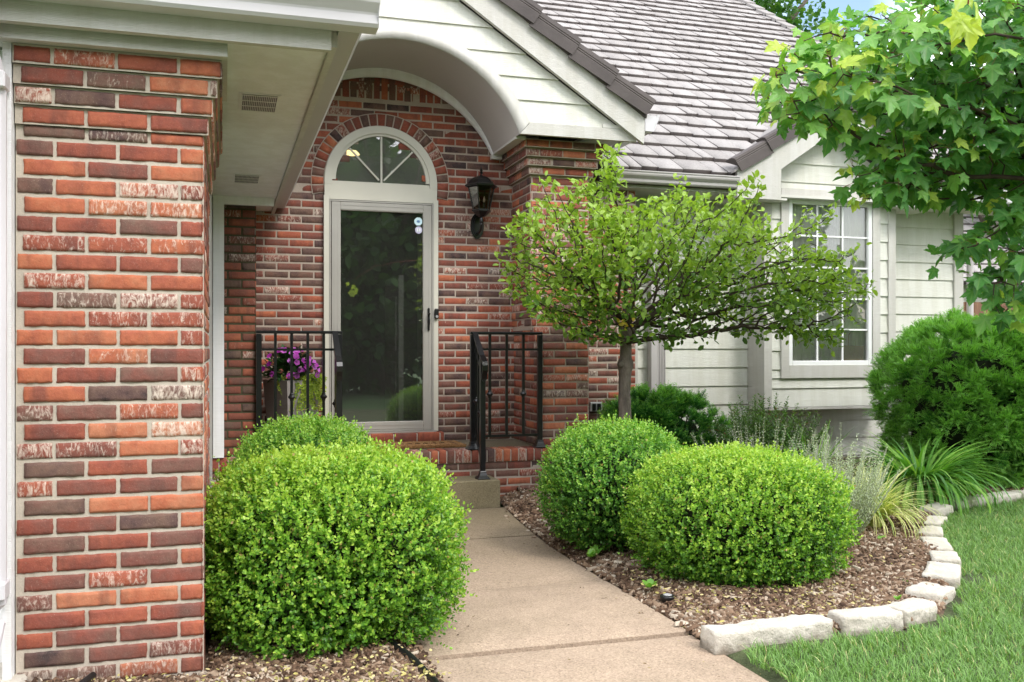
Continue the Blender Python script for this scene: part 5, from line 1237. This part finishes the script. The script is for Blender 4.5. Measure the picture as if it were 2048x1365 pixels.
def yew(label, c, rad, nsp, seed, needle=.024, bright=0., core=True, pw=2.2, lobes=.13):
    global RNG
    RNG = np.random.default_rng(seed); t = thing('yew', label, 'shrub', (c[0], c[1], 0), 'yew shrubs'); c = np.array(c); rad = np.array(rad)
    dr = rsph(nsp); q = (np.abs(dr / rad) ** pw).sum(1) ** (-1 / pw); lm = lump(dr * 2.6, seed, 3, 9) * lobes + lump(dr * 8, seed + 1) * .06
    K = nsp // 22; cd = rsph(K); cq = (np.abs(cd / rad) ** pw).sum(1) ** (-1 / pw); cl_ = lump(cd * 2.6, seed, 3, 9) * lobes + lump(cd * 8, seed + 1) * .05; cn = nrm(cd / rad)
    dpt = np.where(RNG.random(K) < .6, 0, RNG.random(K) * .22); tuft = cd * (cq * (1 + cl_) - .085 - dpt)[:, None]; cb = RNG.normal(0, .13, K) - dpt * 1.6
    ci = np.repeat(np.arange(K), 22); n = len(ci); ax = nrm(cn[ci] * .75 + np.array([0, 0, .35]) + rsph(n) * .85); P = c + tuft[ci] + ax * RNG.uniform(0, .05, (n, 1)); dr = cd[ci]; lm = cl_[ci]; cb = cb[ci]; depth = np.zeros(n)
    k = P[:, 2] > .05; P, ax, dr, lm, cb, depth = P[k], ax[k], dr[k], lm[k], cb[k], depth[k]; n = len(P)
    L = RNG.uniform(.05, .10, n); s0 = nrm(np.cross(ax, np.array([0, 0, 1.]) + RNG.normal(0, .4, (n, 3)))); up_ = np.cross(s0, ax)
    cl = Cloud()
    for j in range(14):
        f = (j // 2) / 6.5; sg = 1 if j % 2 else -1; ps = P + ax * (L * f)[:, None]; dd = s0 * sg * .9 + ax * (.45 + .5 * f) + up_ * .25 + RNG.normal(0, .12, (n, 3))
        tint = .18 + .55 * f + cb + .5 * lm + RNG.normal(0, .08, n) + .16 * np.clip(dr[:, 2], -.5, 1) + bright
        cl.add(*leafcloud(NEED_V, NEED_F, ps, dd, up_ + RNG.normal(0, .3, (n, 3)), needle * (1 - .35 * f), np.clip(tint, 0, 1), .0072))
    cl.add(*leafcloud(NEED_V, NEED_F, P, ax, up_, L, np.full(n, .4), .005))
    cl.build('foliage', 'yew', t)
    m = MB()
    for i in range(60):
        d = rsph(1)[0]; d[2] = abs(d[2]) * .9; e = c + d * rad * RNG.uniform(.7, .95); e[2] = max(e[2], .15); b = np.array([c[0] + RNG.normal(0, .1), c[1] + RNG.normal(0, .1), 0.]); m.tube([b, (b + e) / 2 + RNG.normal(0, .06, 3) - (0, 0, .05), e], [.018, .010, .003], 5)
    m.build('stem', 'twig', t)
    K = 18; V = []
    for j in range(K + 1):
        for i in range(2 * K):
            th, ph = math.pi * j / K, math.pi * i / K; V.append((math.sin(th) * math.cos(ph), math.sin(th) * math.sin(ph), math.cos(th)))
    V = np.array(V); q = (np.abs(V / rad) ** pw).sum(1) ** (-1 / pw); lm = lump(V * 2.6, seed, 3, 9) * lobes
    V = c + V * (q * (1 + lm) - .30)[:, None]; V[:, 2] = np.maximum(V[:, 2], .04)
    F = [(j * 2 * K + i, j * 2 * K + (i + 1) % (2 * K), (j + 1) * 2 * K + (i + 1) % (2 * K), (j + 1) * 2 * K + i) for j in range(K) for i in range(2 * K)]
    npmesh('dark_core', V, F, 'core', t)  # added solid dark core, closes the see-through gaps between tufts
yew('low dark green yew behind the small tree trunk against the white siding', (3.74, 7.60, .42), (.66, .42, .46), 11000, 201, bright=.20, lobes=.16)
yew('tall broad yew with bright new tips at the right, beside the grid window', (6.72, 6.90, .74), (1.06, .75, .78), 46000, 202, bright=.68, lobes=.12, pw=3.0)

def stems_plant(name, label, cat, c, spread, h, ns, leafL, leafW, mat, seed, lean=.35, per=26, group=None, stem='twig', tip=.0, gap=1.0):
    global RNG
    RNG = np.random.default_rng(seed); t = thing(name, label, cat, (c[0], c[1], 0), group); cl = Cloud(); m = MB()
    for i in range(ns):
        a = RNG.uniform(0, 6.28); r_ = RNG.random() ** .6; H_ = h * RNG.uniform(.6, 1.05) * (1 - .25 * r_); b = np.array([c[0] + .25 * spread * r_ * math.cos(a), c[1] + .25 * spread * r_ * math.sin(a), .02])
        e = b + np.array([math.cos(a) * spread * r_ + RNG.normal(0, .03), math.sin(a) * spread * r_ + RNG.normal(0, .03), H_]); mid = (b + e) / 2 + np.array([math.cos(a), math.sin(a), 0]) * spread * r_ * lean * .4
        tt = np.linspace(0, 1, 7); C = [(1 - q) ** 2 * b + 2 * q * (1 - q) * mid + q * q * e for q in tt]; m.tube(C, [.004 * (1 - q * .75) for q in tt], 4)
        q = np.repeat(np.linspace(.18, 1, per), 2)[:, None]; P = (1 - q) ** 2 * b + 2 * q * (1 - q) * mid + q * q * e; n = len(P); an = np.arange(n) * 2.4 + RNG.uniform(0, 6); dd = np.c_[np.cos(an), np.sin(an), RNG.uniform(.3, 1.1, n)]
        sz = leafL * (1.15 - .7 * q[:, 0]) * RNG.uniform(.7, 1.2, n)
        cl.add(*leafcloud(OVAL_V, OVAL_F, P, dd, np.c_[RNG.normal(0, .4, (n, 2)), np.ones(n)], sz, np.clip(.3 + .4 * q[:, 0] + RNG.normal(0, .15, n) + tip, 0, 1), sz * leafW))
    m.build('stem', stem, t); cl.build('foliage', mat, t); return t
stems_plant('nandina', 'loose green shrub with thin upright shoots under the left corner of the window', 'shrub', (4.55, 7.30), .50, .84, 170, .065, .75, 'nandina', 301, per=34)
M['sagestem'] = mat_plain('sage_stem', (.30, .32, .24), .9, .15, 10, .1)
stems_plant('russian_sage', 'airy silver-grey sage with leaning stems beside the wide boxwood', 'plant', (3.58, 4.92), .30, .76, 230, .036, .46, 'sage', 302, per=34, stem='sagestem', group='silver sage plants')
stems_plant('russian_sage', 'silver-grey sage with upright spires behind the wide boxwood', 'plant', (3.55, 5.75), .42, .80, 60, .034, .46, 'sage', 303, per=32, stem='sagestem', tip=.1, group='silver sage plants')
def blade_plant(name, label, c, n, L, wd, mat, seed, lean=(.3, 2.0), seg=9, tint=None):
    global RNG
    RNG = np.random.default_rng(seed); a = RNG.uniform(0, 6.28, n); r_ = RNG.random(n) ** .7 * .10 * L / .6; P = np.c_[c[0] + np.cos(a) * r_, c[1] + np.sin(a) * r_, np.full(n, .03)]
    cl = Cloud(); cl.add(*blades(P, L * RNG.uniform(.6, 1.1, n), wd * RNG.uniform(.7, 1.2, n), RNG.uniform(lean[0], lean[1], n), a + RNG.normal(0, .35, n), RNG.random(n) if tint is None else tint(n), seg, 1.15))
    o = cl.build(name, mat); tag(o, label, 'plant'); return o
blade_plant('daylily', 'large clump of arching green daylily leaves at the right end of the bed', (5.25, 6.15), 520, .66, .0155, 'lily', 401, (.8, 3.0), 10)
blade_plant('variegated_grass', 'cream-striped tuft of narrow arching grass below the daylilies', (4.15, 5.33), 420, .46, .0070, 'varg', 402, (.3, 2.3), 8)
blade_plant('iris_clump', 'dark green blade leaves growing behind the silver sage', (4.55, 6.55), 60, .62, .008, 'lily', 403, (.1, 1.0), 7)
n = 240; x = RNG.uniform(.8, 1.95, n); y = RNG.uniform(2.4, 7.0, n); e = RNG.random(n) < .7; x = np.where(e, np.where(RNG.random(n) < .5, 1.95 - RNG.random(n) ** 2 * .25, .80 + RNG.random(n) ** 2 * .3), x)
c = Cloud(); c.add(*leafcloud(OVAL_V, OVAL_F, np.c_[x, y, np.full(n, .004)], np.c_[RNG.normal(size=(n, 2)), RNG.normal(0, .08, n)], np.c_[RNG.normal(0, .25, (n, 2)), np.ones(n)], RNG.uniform(.006, .018, n), RNG.random(n)))
M['bits'] = mat_tint('path_debris', [(0, (.06, .04, .025)), (.6, (.18, .12, .06)), (1, (.42, .36, .14))]); o = c.build('leaf_litter', 'bits'); tag(o, 'scattered bits of leaf and bark lying on the concrete path', 'debris', kind='stuff')
def weeds():
    t = []
    for i, (x, y, s) in enumerate(((2.03, 4.28, .055), (2.06, 5.05, .06), (2.0, 5.0, .05), (3.05, 3.72, .03), (3.30, 3.95, .03), (3.9, 4.9, .04))):
        n = 9; an = RNG.uniform(0, 6.28, n); P = np.tile([x, y, .05], (n, 1)); dd = np.c_[np.cos(an), np.sin(an), RNG.uniform(.4, 1.6, n)]
        c = Cloud(); c.add(*leafcloud(OVAL_V * (1, 1.4, 1), OVAL_F, P, dd, np.c_[RNG.normal(0, .3, (n, 2)), np.ones(n)], s * RNG.uniform(.6, 1.2, n), RNG.uniform(.5, 1, n))); yield c.build('weed', 'lily'), i
WL = ['broad-leaved weed beside the ground light', 'weed at the path edge under the rounded boxwood', 'smaller weed at the path edge under the rounded boxwood', 'tiny weed in the mulch inside the curve of stones', 'tiny weed near the flat-topped stone', 'small weed in the open mulch below the variegated grass']
for o, i in weeds(): tag(o, WL[i], 'weed', 'weeds in the mulch')

# ------------------------------------------------------------------ trees by space colonisation
def colonise(start, dirs, att, step=.06, infl=.6, kill=.12, iters=90, seed=1, trop=(0, 0, 0)):
    r = np.random.default_rng(seed); nodes = [np.array(start, float)]; par = [-1]
    for d in dirs:
        p = nodes[0]; last = 0
        for q in d: nodes.append(np.array(q, float)); par.append(last); last = len(nodes) - 1
    att = att.copy(); trop = np.array(trop)
    near = np.full(len(att), 1e9); ni = np.zeros(len(att), int)
    def upd(i0):
        nonlocal near, ni
        A = np.array(nodes[i0:]); D = np.linalg.norm(att[:, None] - A[None], axis=2); j = D.argmin(1); dm = D[np.arange(len(att)), j]; b = dm < near; near[b] = dm[b]; ni[b] = j[b] + i0
    upd(0)
    for it in range(iters):
        if len(att) == 0: break
        m_ = near < infl
        if not m_.any(): m_ = near < near.min() + .05
        new = []; 
        for k in np.unique(ni[m_]):
            s = att[m_ & (ni == k)] - nodes[k]; d = nrm(s).sum(0) / len(s) + r.normal(0, .12, 3) + trop; d = d / (np.linalg.norm(d) + 1e-9); new.append((nodes[k] + d * step, k))
        i0 = len(nodes)
        for p, k in new: nodes.append(p); par.append(int(k))
        upd(i0); keep = near > kill; att = att[keep]; near = near[keep]; ni = ni[keep]
    return np.array(nodes), np.array(par)
def tree_mesh(nodes, par, rt, rtip, name, mat, parent_, k=6, rmin=0, rmax=9):
    n = len(nodes); w_ = np.full(n, rtip ** 2.3); ch = np.zeros(n, int)
    for i in range(n - 1, 0, -1): w_[par[i]] += w_[i]; ch[par[i]] += 1
    rad = w_ ** (1 / 2.3); rad = rtip + (rad - rtip) * (rt - rtip) / max(rad[0] - rtip, 1e-6)
    idx = np.array([i for i in range(1, n) if rmin <= rad[i] < rmax]); A = nodes[par[idx]]; B = nodes[idx]; d = nrm(B - A); t_ = np.where(np.abs(d[:, 2:3]) > .9, [[0, 1., 0]], [[0, 0, 1.]]); u = nrm(np.cross(d, t_)); v_ = np.cross(d, u)
    ra = np.minimum(rad[par[idx]], rad[idx] * 1.5); rb = rad[idx]; V = np.zeros((len(idx), 2 * k, 3)); 
    for j in range(k):
        a = 2 * math.pi * j / k; o_ = u * math.cos(a) + v_ * math.sin(a); V[:, j] = A + o_ * ra[:, None]; V[:, k + j] = B + d * (rb * .3)[:, None] + o_ * rb[:, None]
    F = np.array([(j, (j + 1) % k, k + (j + 1) % k, k + j) for j in range(k)])[None] + (np.arange(len(idx)) * 2 * k)[:, None, None]
    npmesh(name, V.reshape(-1, 3), F.reshape(-1, 4), mat, parent_, None, True)
    return rad, ch
def inball(n, c, r, seed, sq=1.0):
    g = np.random.default_rng(seed); p = nrm(g.normal(size=(n, 3))) * (g.random((n, 1)) ** .38); return np.array(c) + p * np.array(r)

def small_tree():
    global RNG
    RNG = np.random.default_rng(500)
    t = thing('crabapple', 'small spreading tree with a slim grey trunk in front of the brick pier', 'tree', (2.93, 6.6, 0))
    att = np.vstack([inball(900, (3.10, 6.6, 1.90), (1.0, .75, .50), 1), inball(650, (3.95, 6.5, 1.78), (.85, .6, .42), 2), inball(260, (2.35, 6.6, 1.92), (.42, .5, .40), 3),
                     inball(90, (4.60, 6.4, 1.72), (.38, .3, .16), 4), inball(70, (4.45, 6.4, 1.98), (.45, .25, .12), 5), inball(60, (2.80, 6.65, 2.48), (.16, .18, .36), 6), inball(40, (3.45, 6.6, 2.36), (.14, .18, .26), 7), inball(36, (3.85, 6.6, 2.28), (.3, .2, .2), 8), inball(50, (4.50, 6.35, 1.38), (.34, .2, .12), 9), inball(70, (4.1, 6.4, 1.40), (.4, .25, .10), 10)])
    att = np.vstack([att, inball(380, (3.15, 6.6, 1.66), (1.1, .7, .28), 31), inball(170, (4.3, 6.45, 1.60), (.75, .4, .30), 32), inball(160, (2.40, 6.6, 1.68), (.42, .4, .26), 33), inball(300, (3.1, 6.6, 2.15), (.95, .6, .24), 34)])
    for q in range(26):
        th = q * 2.39996; rr_ = np.array([3.25 + 1.28 * math.cos(th) * (1.15 if math.cos(th) > 0 else .95), 6.55 + .72 * math.sin(th), 1.95 + .42 * math.sin(q * 1.7)]); att = np.vstack([att, inball(9, rr_, (.10, .10, .09), 60 + q)])
    att = np.vstack([att, inball(140, (2.80, 6.5, 1.44), (.42, .35, .14), 35), inball(60, (3.5, 6.5, 1.40), (.45, .3, .10), 36), inball(90, (2.72, 6.45, 1.36), (.40, .28, .10), 37), inball(50, (3.2, 6.45, 1.33), (.3, .25, .08), 38), inball(50, (2.80, 6.6, 2.60), (.13, .13, .22), 39), inball(30, (2.55, 6.6, 2.42), (.12, .12, .12), 40)]); att = att[att[:, 2] > 1.24]
    start = (2.925, 6.6, .0); trunk = [(2.925, 6.6, .3), (2.93, 6.6, .6), (2.922, 6.6, .9), (2.93, 6.6, 1.1), (2.935, 6.6, 1.28), (2.945, 6.6, 1.40)]
    nodes, par = colonise(start, [trunk], att, .05, .45, .075, 70, 3)
    # keep the trunk separate from branches
    sel = len(trunk) + 1
    m = MB(); P = [Vector(start)] + [Vector(p) for p in trunk]
    FP = []; rr = []
    for i in range(len(P) - 1):
        for k in range(5): q = P[i].lerp(P[i + 1], k / 5); FP.append(q); z = q.z; rr.append(.052 - .008 * z / 1.4 + .006 * noise.noise(q * 11) + (.018 * max(0, 1 - abs(z - 1.12) / .05)) + (.016 if z < .06 else 0) + .02 * max(0, (z - 1.3) / .1))
    FP.append(P[-1]); rr.append(.055)
    m.tube(FP, rr, 14); m.build('trunk', 'bark', t, True)
    m = MB(); m.lathe([(.024, 0), (.026, .012), (.018, .03), (.008, .034)], (2.885, 6.575, 1.12), 8, (-1, -.5, .2)); m.build('branch_stub', 'bark', t, True)
    rad, ch = tree_mesh(nodes[:], par[:], .05, .0022, 'branch', 'twig', t, 5, 0, .049)
    # leaves at thin nodes
    thin = np.where((rad < .0085) & (np.arange(len(nodes)) > sel))[0]
    cl = Cloud(); k = 9; idx = np.repeat(thin, k); n = len(idx); base = nodes[idx] + RNG.normal(0, .030, (n, 3)); gd = nrm(nodes[idx] - nodes[par[idx]])
    keep = RNG.random(n) < .80; idx, base, gd = idx[keep], base[keep], gd[keep]; n = len(idx)
    kk = lump(base * 2.9, 91) + RNG.normal(0, .35, n) + np.clip(base[:, 2] - 2.25, 0, 1) * 9 + np.clip(1.42 - base[:, 2], 0, 1) * 8 > -.08; idx, base, gd = idx[kk], base[kk], gd[kk]; n = len(idx)
    dd = gd * .6 + RNG.normal(0, .65, (n, 3)) + (0, 0, .15); nn = RNG.normal(0, .45, (n, 3)) + (0, -.1, 1)
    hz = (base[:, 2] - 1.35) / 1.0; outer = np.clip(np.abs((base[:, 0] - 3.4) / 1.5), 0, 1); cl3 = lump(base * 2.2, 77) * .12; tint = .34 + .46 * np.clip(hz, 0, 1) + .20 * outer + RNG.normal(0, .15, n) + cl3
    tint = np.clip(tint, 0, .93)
    BV = np.array([(0, 0, 0), (.15, 0, -.01), (.38, .27, .09), (.74, .22, .05), (1, 0, -.12), (.74, -.22, .05), (.38, -.27, .09), (.55, 0, 0.0)]); BF = np.array([(1, 7, 3, 2), (1, 6, 5, 7), (7, 4, 3, 3), (7, 5, 4, 4)])
    BF = np.array([(1, 7, 3, 2), (7, 1, 6, 5), (7, 4, 3, 7)]) 
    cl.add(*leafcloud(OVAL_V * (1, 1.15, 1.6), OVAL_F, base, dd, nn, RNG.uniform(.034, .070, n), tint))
    # a few yellowed leaves low by the trunk
    n = 14; P_ = np.array([2.86, 6.40, 1.42]) + RNG.normal(0, .045, (n, 3)); cl.add(*leafcloud(OVAL_V * (1, 1.2, 1), OVAL_F, P_, RNG.normal(0, 1, (n, 3)), RNG.normal(0, .4, (n, 3)) + (0, -1, .5), .045, np.full(n, 1.0)))
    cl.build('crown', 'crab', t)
small_tree()

MAPLE = np.array([(0, 0), (-.03, .10), (-.03, .20), (.03, .35), (.14, .28), (.22, .30), (.27, .38), (.36, .42), (.53, .55), (.52, .42), (.56, .36), (.47, .21), (.58, .25), (.66, .20), (.74, .20), (.82, .11), (1.0, 0)])
MVEIN = np.array([.9, 0, .2, 1, .1, 0, 0, .3, 1, .4, .2, 0, .1, .1, .3, .4, 1.])
def maple_template():
    up_ = MAPLE; lo = up_[1:-1][::-1] * (1, -1); pts = np.vstack([up_, lo]); vn = np.r_[MVEIN, MVEIN[1:-1][::-1]]; n = len(pts)
    z = .16 * np.abs(pts[:, 1]) - .26 * np.maximum(0, pts[:, 0] - .35) ** 2 - .55 * np.maximum(0, np.abs(pts[:, 1]) - .3) + .03 * (vn < .15) * np.sin(pts[:, 0] * 23)
    V = np.vstack([np.c_[pts, z], [[.16, 0, -.015]]])
    return V, [(n, i, (i + 1) % n) for i in range(n)], np.r_[vn, 1]
MV, MF, MVN = maple_template(); MF = np.array(MF)
def maple_leaves(cl, base, dd, nn, size, tint):
    V, F, T = leafcloud(MV, MF, base, dd, nn, size, tint, size * RNG.uniform(.85, 1.1, len(base)))
    # individual curl
    n = len(base); k = len(MV); V = V.reshape(n, k, 3); sz = np.broadcast_to(size, (n,)); V = V + (RNG.normal(0, .05, (n, 1, 3)) * (MV[None, :, 0:1] ** 2) + RNG.normal(0, .06, (n, 1, 3)) * (MV[None, :, 1:2] * np.abs(MV[None, :, 1:2]) * 3)) * sz[:, None, None]
    cl.add(V.reshape(-1, 3), F, T)
def maple_tree():
    global RNG
    RNG = np.random.default_rng(600)
    t = thing('maple_tree', 'maple with large lobed leaves whose branches reach in from the upper right', 'tree', (6.4, 4.3, 0))
    att = np.vstack([inball(420, (4.55, 4.9, 2.95), (1.15, .8, .55), 11), inball(260, (5.3, 4.7, 2.7), (1.0, .8, .7), 12), inball(120, (3.50, 4.85, 2.88), (.48, .4, .36), 13), inball(90, (4.15, 4.9, 2.45), (.55, .4, .20), 14),
                     inball(50, (4.95, 4.75, 1.98), (.40, .35, .22), 15), inball(60, (5.15, 4.7, 1.62), (.45, .3, .25), 17), inball(500, (6.4, 4.2, 3.6), (1.9, 1.6, 1.2), 18), inball(420, (4.75, 4.9, 2.60), (1.0, .7, .42), 41), inball(340, (4.4, 4.9, 3.05), (1.1, .7, .4), 42), inball(260, (4.9, 4.9, 3.25), (.8, .6, .35), 51), inball(110, (4.45, 4.95, 2.28), (.5, .35, .15), 43), inball(36, (4.45, 4.8, 1.84), (.26, .2, .14), 46), inball(70, (4.82, 4.75, 2.0), (.3, .3, .3), 52), inball(50, (4.75, 4.8, 1.55), (.22, .2, .20), 47), inball(110, (3.98, 4.85, 2.32), (.42, .3, .22), 48), inball(70, (3.35, 4.85, 2.75), (.30, .3, .25), 50)])
    start = (6.4, 4.3, 0); trunk = [(6.4, 4.3, .5), (6.38, 4.3, 1.0), (6.35, 4.32, 1.5), (6.3, 4.35, 1.9), (6.2, 4.4, 2.2)]
    nodes, par = colonise(start, [trunk], att, .08, .8, .125, 80, 5)
    m = MB(); m.tube([start] + trunk[:4], [.12, .10, .09, .085, .075], 14); m.build('trunk', 'bark', t, True)
    rad, ch = tree_mesh(nodes, par, .07, .0030, 'branch', 'twig', t, 6, 0, .069)
    thin = np.where((rad < .013) & (np.arange(len(nodes)) > 6))[0]; idx = np.repeat(thin, 3); n = len(idx); kp = RNG.random(n) < .84; idx = idx[kp]; n = len(idx)
    gd = nrm(nodes[idx] - nodes[par[idx]]); pd = nrm(gd * .5 + RNG.normal(0, .55, (n, 3)) + (0, 0, .25)); pl_ = RNG.uniform(.04, .09, n); end = nodes[idx] + pd * pl_[:, None]
    # petioles
    u = nrm(np.cross(pd, rsph(n))) * .0011; v_ = nrm(np.cross(pd, u)) * .0011; A, B = nodes[idx], end; V = np.stack([A + u, A - u, A + v_, B + u, B - u, B + v_], 1).reshape(-1, 3); F = (np.array([(0, 1, 4, 3), (1, 2, 5, 4), (2, 0, 3, 5)])[None] + (np.arange(n) * 6)[:, None, None]).reshape(-1, 4); npmesh('petiole', V, F, 'redtwig', t)
    # leaf blades hang outward and down, upper face to the sky/viewer
    dd = nrm(pd * .5 + RNG.normal(0, .35, (n, 3)) + (-.15, -.15, -.62)); nn = RNG.normal(0, .35, (n, 3)) + (-.15, -.55, .75)
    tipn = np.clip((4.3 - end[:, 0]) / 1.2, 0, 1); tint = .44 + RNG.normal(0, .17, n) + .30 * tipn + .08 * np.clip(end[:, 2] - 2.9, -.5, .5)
    young = (ch[idx] == 0) & (RNG.random(n) < .45); tint = np.where(young, tint + .35, tint); size = RNG.uniform(.085, .155, n) * np.where(young, .75, 1)
    cl = Cloud(); maple_leaves(cl, end, dd, nn, size, np.clip(tint, 0, 1))
    npmesh('crown', np.vstack(cl.V), np.vstack(cl.F), 'maple', t, {'tint': np.clip(np.concatenate(cl.T), 0, 1), 'vein': np.tile(MVN, n)})
    # one long shoot of young leaves hanging close to the camera
    m = MB(); m.tube([(2.9, 2.15, 2.62), (2.2, 2.10, 2.50), (1.93, 2.05, 2.32), (1.88, 2.02, 2.15)], [.006, .004, .003, .002], 6)
    m.build('hanging_shoot', 'redtwig', t, True)
    m = MB(); m.tube([(6.2, 4.4, 2.2), (5.2, 3.6, 2.75), (4.0, 2.8, 2.85), (2.9, 2.15, 2.62)], [.05, .028, .014, .006], 7); m.build('branch', 'twig', t, True)
    P = np.array([(2.35, 2.04, 2.24), (2.31, 2.03, 2.17), (2.36, 2.03, 2.20), (2.31, 2.02, 2.16), (2.27, 2.02, 2.25), (2.33, 2.02, 2.15)]) - (.45, 0, .04); D = np.array([(-.5, -.1, -.5), (-.1, 0, -1), (.35, 0, -.9), (-.35, 0, -.8), (-.6, 0, .2), (.15, 0, -1)]); NN = np.array([(-.2, -1, .4), (.1, -1, .3), (.6, -.8, .2), (-.5, -.9, .2), (-.2, -.8, .6), (0, -1, .1)])
    cl = Cloud(); maple_leaves(cl, P, D, NN, np.array([.085, .10, .08, .075, .07, .09]), np.array([.95, 1, .93, 1, .97, 1.])); npmesh('young_leaves', np.vstack(cl.V), np.vstack(cl.F), 'maple', t, {'tint': np.clip(np.concatenate(cl.T), 0, 1), 'vein': np.tile(MVN, 6)})
maple_tree()

def bgtree(label, c, h, cr, seed, n=9000, leaf=.13, group='trees beyond the garden', name='broadleaf_tree'):
    global RNG
    RNG = np.random.default_rng(seed); t = thing(name, label, 'tree', (c[0], c[1], 0), group)
    m = MB(); m.tube([(c[0], c[1], -.05), (c[0] + .1, c[1], h * .3), (c[0] - .05, c[1] + .1, h * .6), (c[0], c[1], h * .9)], [cr * .09, cr * .07, cr * .045, cr * .01], 10)
    for i in range(16):
        d = rsph(1)[0]; d[2] = abs(d[2]) * .6; b = np.array([c[0], c[1], h * RNG.uniform(.35, .7)]); m.tube([b, b + d * cr * .5 + (0, 0, .1 * cr), b + d * cr * .9 + (0, 0, .3 * cr)], [cr * .03, cr * .018, cr * .006], 6)
    m.build('trunk', 'bark', t, True)
    K = 26; cen = []
    for i in range(K): d = rsph(1)[0]; cen.append(np.array([c[0], c[1], h - cr * .95]) + d * np.array([cr * .75, cr * .75, cr * .75]) * RNG.random() ** .4)
    cen = np.array(cen); ci = RNG.integers(0, K, n); d = rsph(n); P = cen[ci] + d * (cr * .36) * (RNG.random((n, 1)) ** .35)
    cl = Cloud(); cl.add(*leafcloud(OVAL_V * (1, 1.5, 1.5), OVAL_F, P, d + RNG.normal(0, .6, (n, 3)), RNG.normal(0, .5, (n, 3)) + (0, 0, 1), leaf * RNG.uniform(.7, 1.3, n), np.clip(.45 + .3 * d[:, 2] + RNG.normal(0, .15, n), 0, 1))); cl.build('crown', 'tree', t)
bgtree('tall leafy tree rising behind the ridge of the roof', (15.2, 26.0), 14.2, 4.3, 701, 16000, .16)
bgtree('green tree standing beyond the wooden fence at the right', (15.5, 15.5), 7.5, 3.2, 702, 12000, .13)
# across the street, mirrored in the door and window glass
for i, (x, y, h, cr) in enumerate(((-6, -11, 7.8, 4.2), (-.5, -10.5, 8.6, 4.6), (4.5, -11, 8.2, 4.5), (9.8, -11, 8.8, 4.7), (15, -10.5, 8.4, 4.6))):
    bgtree(['leafy street tree farthest left of the row', 'street tree second from the left of the row', 'middle street tree of the row', 'street tree second from the right of the row', 'leafy street tree farthest right of the row'][i] + ' facing the house', (x, y), h, cr, 710 + i, 16000, .30, 'street trees facing the house', 'street_tree')

# fence and neighbour house at right
fe = thing('board_fence', 'brown upright board fence beyond the corner of the house', 'fence', (9.5, 9.6, 0))
r_ = np.random.default_rng(3)
m = MB()
for i in range(44):
    x = 7.9 + i * .142; m.box(x, x + .134, 9.6 + r_.normal(0, .003), 9.62, 0, 1.83 + r_.normal(0, .006))
m.build('boards', 'fencewood', fe)
m = MB(); m.box(7.9, 14.2, 9.63, 9.67, .4, .49); m.box(7.9, 14.2, 9.63, 9.67, 1.4, 1.49); m.build('rail', 'fencewood', fe)
nb = thing('neighbour_house', 'neighbouring house with pale siding and a low shake roof behind the fence', 'house', (14, 14, 0))
m = MB(); m.box(10.2, 18.5, 13.3, 20, 0, 2.35); m.build('wall', 'siding', nb)
shakes('roof', 9.9, 18.8, 12.9, 2.35, 14, .33, nb, 12)
m = MB(); m.add([(9.9, 12.9, 2.32), (18.8, 12.9, 2.32), (18.8, 17.5, 5.3), (9.9, 17.5, 5.3), (18.8, 21, 2.3), (9.9, 21, 2.3)], [(0, 1, 2, 3), (3, 2, 4, 5)]); m.build('roof_deck', 'raketile', nb)
